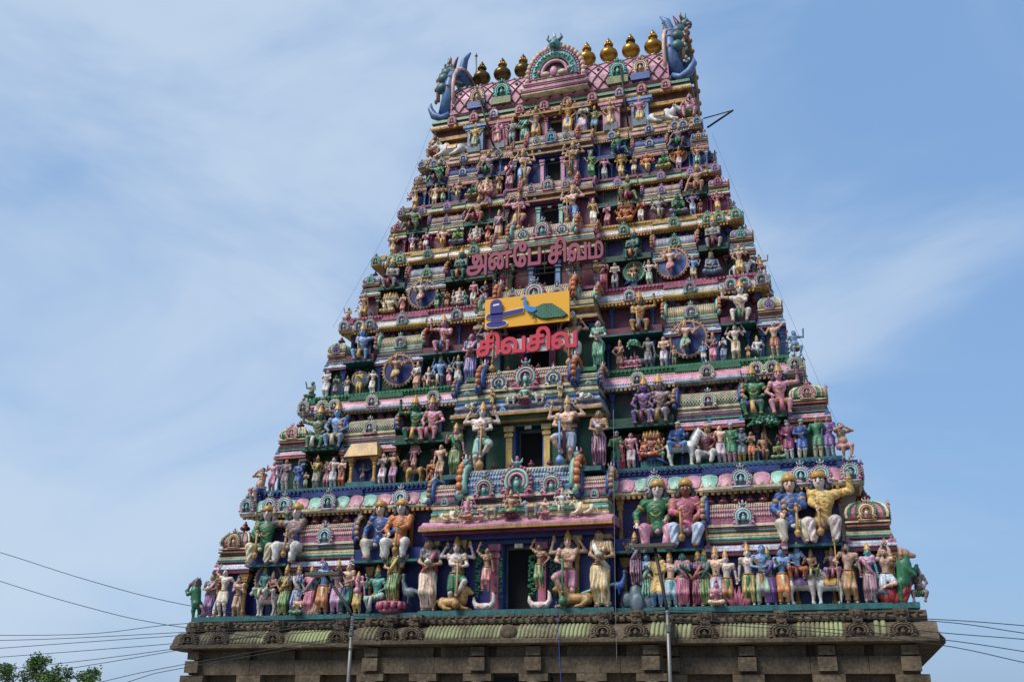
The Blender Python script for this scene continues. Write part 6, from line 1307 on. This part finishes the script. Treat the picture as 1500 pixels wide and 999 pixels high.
l1 = lamp((516, 902), (475, 843), 'grey street lamp with angled arm on the tree side of the gateway'); l2 = lamp((977, 893), (958, 802), 'grey street lamp with angled arm on the side away from the tree')
# ------------------------------------------------------------------ overhead wires
CAB = plain('cable black', (28, 28, 30), .7); BLU = plain('blue cable', (50, 70, 160), .6); GRYC = plain('grey rope', (150, 150, 148), .8)
def wire(pts, label, r=.012, mat=None, name='overhead_wire', grp='wires strung past the tower', ext=0):
    P3 = [at_y(a, b_, yy) for a, b_, yy in pts]; L = []
    n = len(P3)
    if n == 2: L = P3
    else:
        for u in np.linspace(0, n-1, 6*(n-1)+1):
            k = min(int(u), n-2); f = u-k; p0, p1, p2, p3 = P3[max(k-1, 0)], P3[k], P3[k+1], P3[min(k+2, n-1)]; L.append(.5*((2*p1)+(-p0+p2)*f+(2*p0-5*p1+4*p2-p3)*f*f+(-p0+3*p1-3*p2+p3)*f**3))
    if ext < 0: L = [L[0]+(L[0]-L[1])*40]+list(L)
    if ext > 0: L = list(L)+[L[-1]+(L[-1]-L[-2])*40]
    b = MB(); b.tube(L, r, 5); o = put(name, b.mesh('wire', True), mat or CAB); tag(o, label, 'wire', grp)
lw = [[(-150, 766), (0, 809), (130, 850), (268, 885), (516, 925)], [(-150, 800), (0, 851), (120, 887), (245, 915), (516, 950)], [(-150, 929), (110, 929), (270, 913), (516, 905)], [(-150, 940), (60, 936), (262, 926), (516, 912)], [(-150, 960), (0, 949), (255, 931), (516, 915)], [(-150, 973), (0, 962), (245, 943), (516, 920)], [(-150, 996), (0, 981), (240, 952), (516, 905)], [(-150, 1012), (0, 994), (237, 956), (516, 903)], [(-100, 1060), (145, 999), (262, 974), (516, 930)], [(-60, 1080), (185, 999), (262, 979), (516, 935)]]
for k, q in enumerate(lw): wire([(a, b_, -6.07-.01*k) for a, b_ in q], f'black wire from street lamp past tower corner towards the tree, {ON[k]} from top', ext=-1)
rw = [[(978, 893), (1180, 899), (1375, 907), (1500, 916), (1650, 930)], [(978, 896), (1180, 902), (1375, 910), (1500, 927), (1650, 948)], [(978, 900), (1200, 908), (1375, 926), (1500, 936), (1650, 950)], [(978, 905), (1200, 920), (1375, 936), (1500, 954), (1650, 980)], [(978, 910), (1200, 925), (1375, 944), (1500, 970), (1650, 1003)]]
for k, q in enumerate(rw): wire([(a, b_, -6.07-.01*k) for a, b_ in q], f'black wire from street lamp past tower corner away from tree, {ON[k]} from top', ext=1)
wire([(517, 902, -6.1), (740, 908, -6.0), (977, 893, -6.1)], 'black wire slung between the two street lamps', name='overhead_wire')
wire([(814, 880, -1.62), (818, 940, -1.62), (822, 1010, -1.62)], 'thin blue cable hanging down the middle of the granite cornice', .012, BLU, 'hanging_cable', 'cables hanging on the tower')
wire([(898, 600, -.3), (899, 740, -.8), (901, 880, -1.62), (903, 970, -1.62)], 'thin grey cable hanging beside yellow sari statue and over cornice', .005, GRYC, 'hanging_cable', 'cables hanging on the tower')
wire([(630, 188, 5.4), (600, 265, 4.6), (560, 350, 3.9), (487, 480, 2.4)], 'thin rope down the tree side edge of the upper tiers', .005, CAB, 'hanging_rope', 'cables hanging on the tower')
wire([(1042, 195, 5.4), (1092, 315, 4.3), (1160, 470, 2.5), (1210, 585, 1.3), (1256, 690, .6)], 'thin rope down the far side edge of the upper tiers', .005, CAB, 'hanging_rope', 'cables hanging on the tower')
def rod(p, q, r, mat, name, label, cat='pole', knob=False):
    A, B = at_y(*p), at_y(*q); b = MB(); b.tube([A, B], r, 7); 
    if knob: b.lathe([(r, 0), (.09, .05), (.07, .14), (.02, .26)], B, 8)
    o = put(name, b.mesh('rod', True), mat); tag(o, label, cat)
rod((697, 128, YC), (697, 84, YC), .05, METAL, 'lightning_rod', 'grey lightning rod beside the finials at the tree end of roof', 'lightning rod', True); rod((972, 80, YC), (971, 36, YC), .05, METAL, 'lightning_rod', 'grey lightning rod beside the blue horn away from tree', 'lightning rod', True)
rod((722, 214, 5.3), (697, 128, 5.5), .045, IRON, 'iron_pole', 'dark slanting iron pole against pink barrel roof, tree side, longer of the pair'); rod((714, 165, 5.4), (697, 130, 5.45), .04, IRON, 'iron_pole', 'short dark iron pole leaning on the longer one, tree side of roof'); rod((920, 186, 5.3), (908, 96, 5.5), .045, IRON, 'iron_pole', 'dark upright iron pole against roof away from tree')
rod((1036, 187, 6.2), (1073, 162, 5.0), .05, IRON, 'iron_pole', 'dark iron pole jutting out from top tier corner into the sky'); rod((1030, 174, 6.2), (1073, 162, 5.02), .03, IRON, 'iron_pole', 'thin dark stay above the jutting iron pole')
# ------------------------------------------------------------------ tree beyond the tower
def leaf_mat():
    m, t, b = new_mat('leaf'); oi = link_noise(t, 1.3, 2); r = t.nodes.new('ShaderNodeValToRGB'); r.color_ramp.elements[0].color = (.02, .06, .012, 1); r.color_ramp.elements[1].color = (.10, .2, .03, 1); r.color_ramp.elements[0].position = .35; r.color_ramp.elements[1].position = .65; t.links.new(oi.outputs['Fac'], r.inputs[0]); t.links.new(r.outputs[0], b.inputs['Base Color']); b.inputs['Roughness'].default_value = .55; return m
def tree(base, H, tips, label):
    root = empty('leafy_tree', base); rs = random.Random(5); b = MB(); top = []
    fork = V3(0, 0, H*.45); b.tube([(0, 0, 0), (.08, 0, H*.2), fork], [.26, .2, .16], 8); put('trunk', b.mesh('trunk', True), P('brown', .9), root)
    lb = MB(); cr = MB()
    for tx, tz, rad in tips:
        e = V3(tx, rs.uniform(-1.5, 1.5), tz); m1 = fork*.45+e*.55+V3(rs.uniform(-.4, .4), 0, -.3); lb.tube([fork, m1, e], [.11, .06, .02], 6)
        for k in range(int(26*rad)):
            d = V3(*[rs.gauss(0, 1) for _ in range(3)]); d /= np.linalg.norm(d); c_ = e+d*rad*rs.uniform(.35, 1)*V3(1, 1, .8); lb.tube([e-(e-fork)*.15, (e+c_)/2+V3(0, 0, .05), c_], [.03, .02, .008], 4)
            for j in range(44):
                p = c_+V3(rs.gauss(0, .17), rs.gauss(0, .17), rs.gauss(0, .13)); a = V3(rs.gauss(0, 1), rs.gauss(0, 1), rs.gauss(0, .6)); a /= np.linalg.norm(a); u = np.cross(a, V3(rs.gauss(0, 1), rs.gauss(0, 1), rs.gauss(0, 1))); u /= np.linalg.norm(u)+1e-6; L, w = rs.uniform(.13, .22), rs.uniform(.04, .07)
                cr.add([p, p+a*L*.5+u*w, p+a*L, p+a*L*.5-u*w], [(0, 1, 2, 3)])
    put('limbs', lb.mesh('limbs', True), P('brown', .9), root); put('crown', cr.mesh('leaves'), leaf_mat(), root); tag(root, label, 'tree')
ty = 22.0; tb = at_y(60, 1100, ty); ts = [at_y(52, 966, ty), at_y(45, 985, ty), at_y(22, 985, ty), at_y(95, 996, ty), at_y(133, 994, ty), at_y(60, 1010, ty), at_y(110, 1020, ty), at_y(20, 1020, ty)]
tree((tb[0], ty, 0), ts[0][2]+.3, [(p[0]-tb[0], p[2], r_) for p, r_ in zip(ts, (.6, 1.0, .9, 1.1, .8, 1.4, 1.5, 1.3))], 'green leafy tree rising beyond the tower corner')
# ------------------------------------------------------------------ ground
def ground_mat(name, c, sc):
    m, t, b = new_mat(name); n = link_noise(t, sc, 6); r = t.nodes.new('ShaderNodeValToRGB'); r.color_ramp.elements[0].color = tuple(v*.6 for v in lin(c))+(1,); r.color_ramp.elements[1].color = tuple(v*1.3 for v in lin(c))+(1,); t.links.new(n.outputs['Fac'], r.inputs[0]); t.links.new(r.outputs[0], b.inputs['Base Color']); b.inputs['Roughness'].default_value = .9; return m
o = put('ground', MB().add([(-2500, -2500, 0), (2500, -2500, 0), (2500, 2500, 0), (-2500, 2500, 0)], [(0, 1, 2, 3)]).mesh('ground'), ground_mat('earth', (128, 112, 92), .6)); o['kind'] = 'structure'
o = put('road', MB().add([(-200, -24, .004), (200, -24, .004), (200, -9, .004), (-200, -9, .004)], [(0, 1, 2, 3)]).mesh('road'), ground_mat('asphalt', (66, 64, 62), 3)); o['kind'] = 'structure'
o = put('pavement', MB().box(-200, 200, -8.9, -1.6, 0, .13).mesh('pavement'), ground_mat('paving', (130, 122, 110), 1.5)); o['kind'] = 'structure'
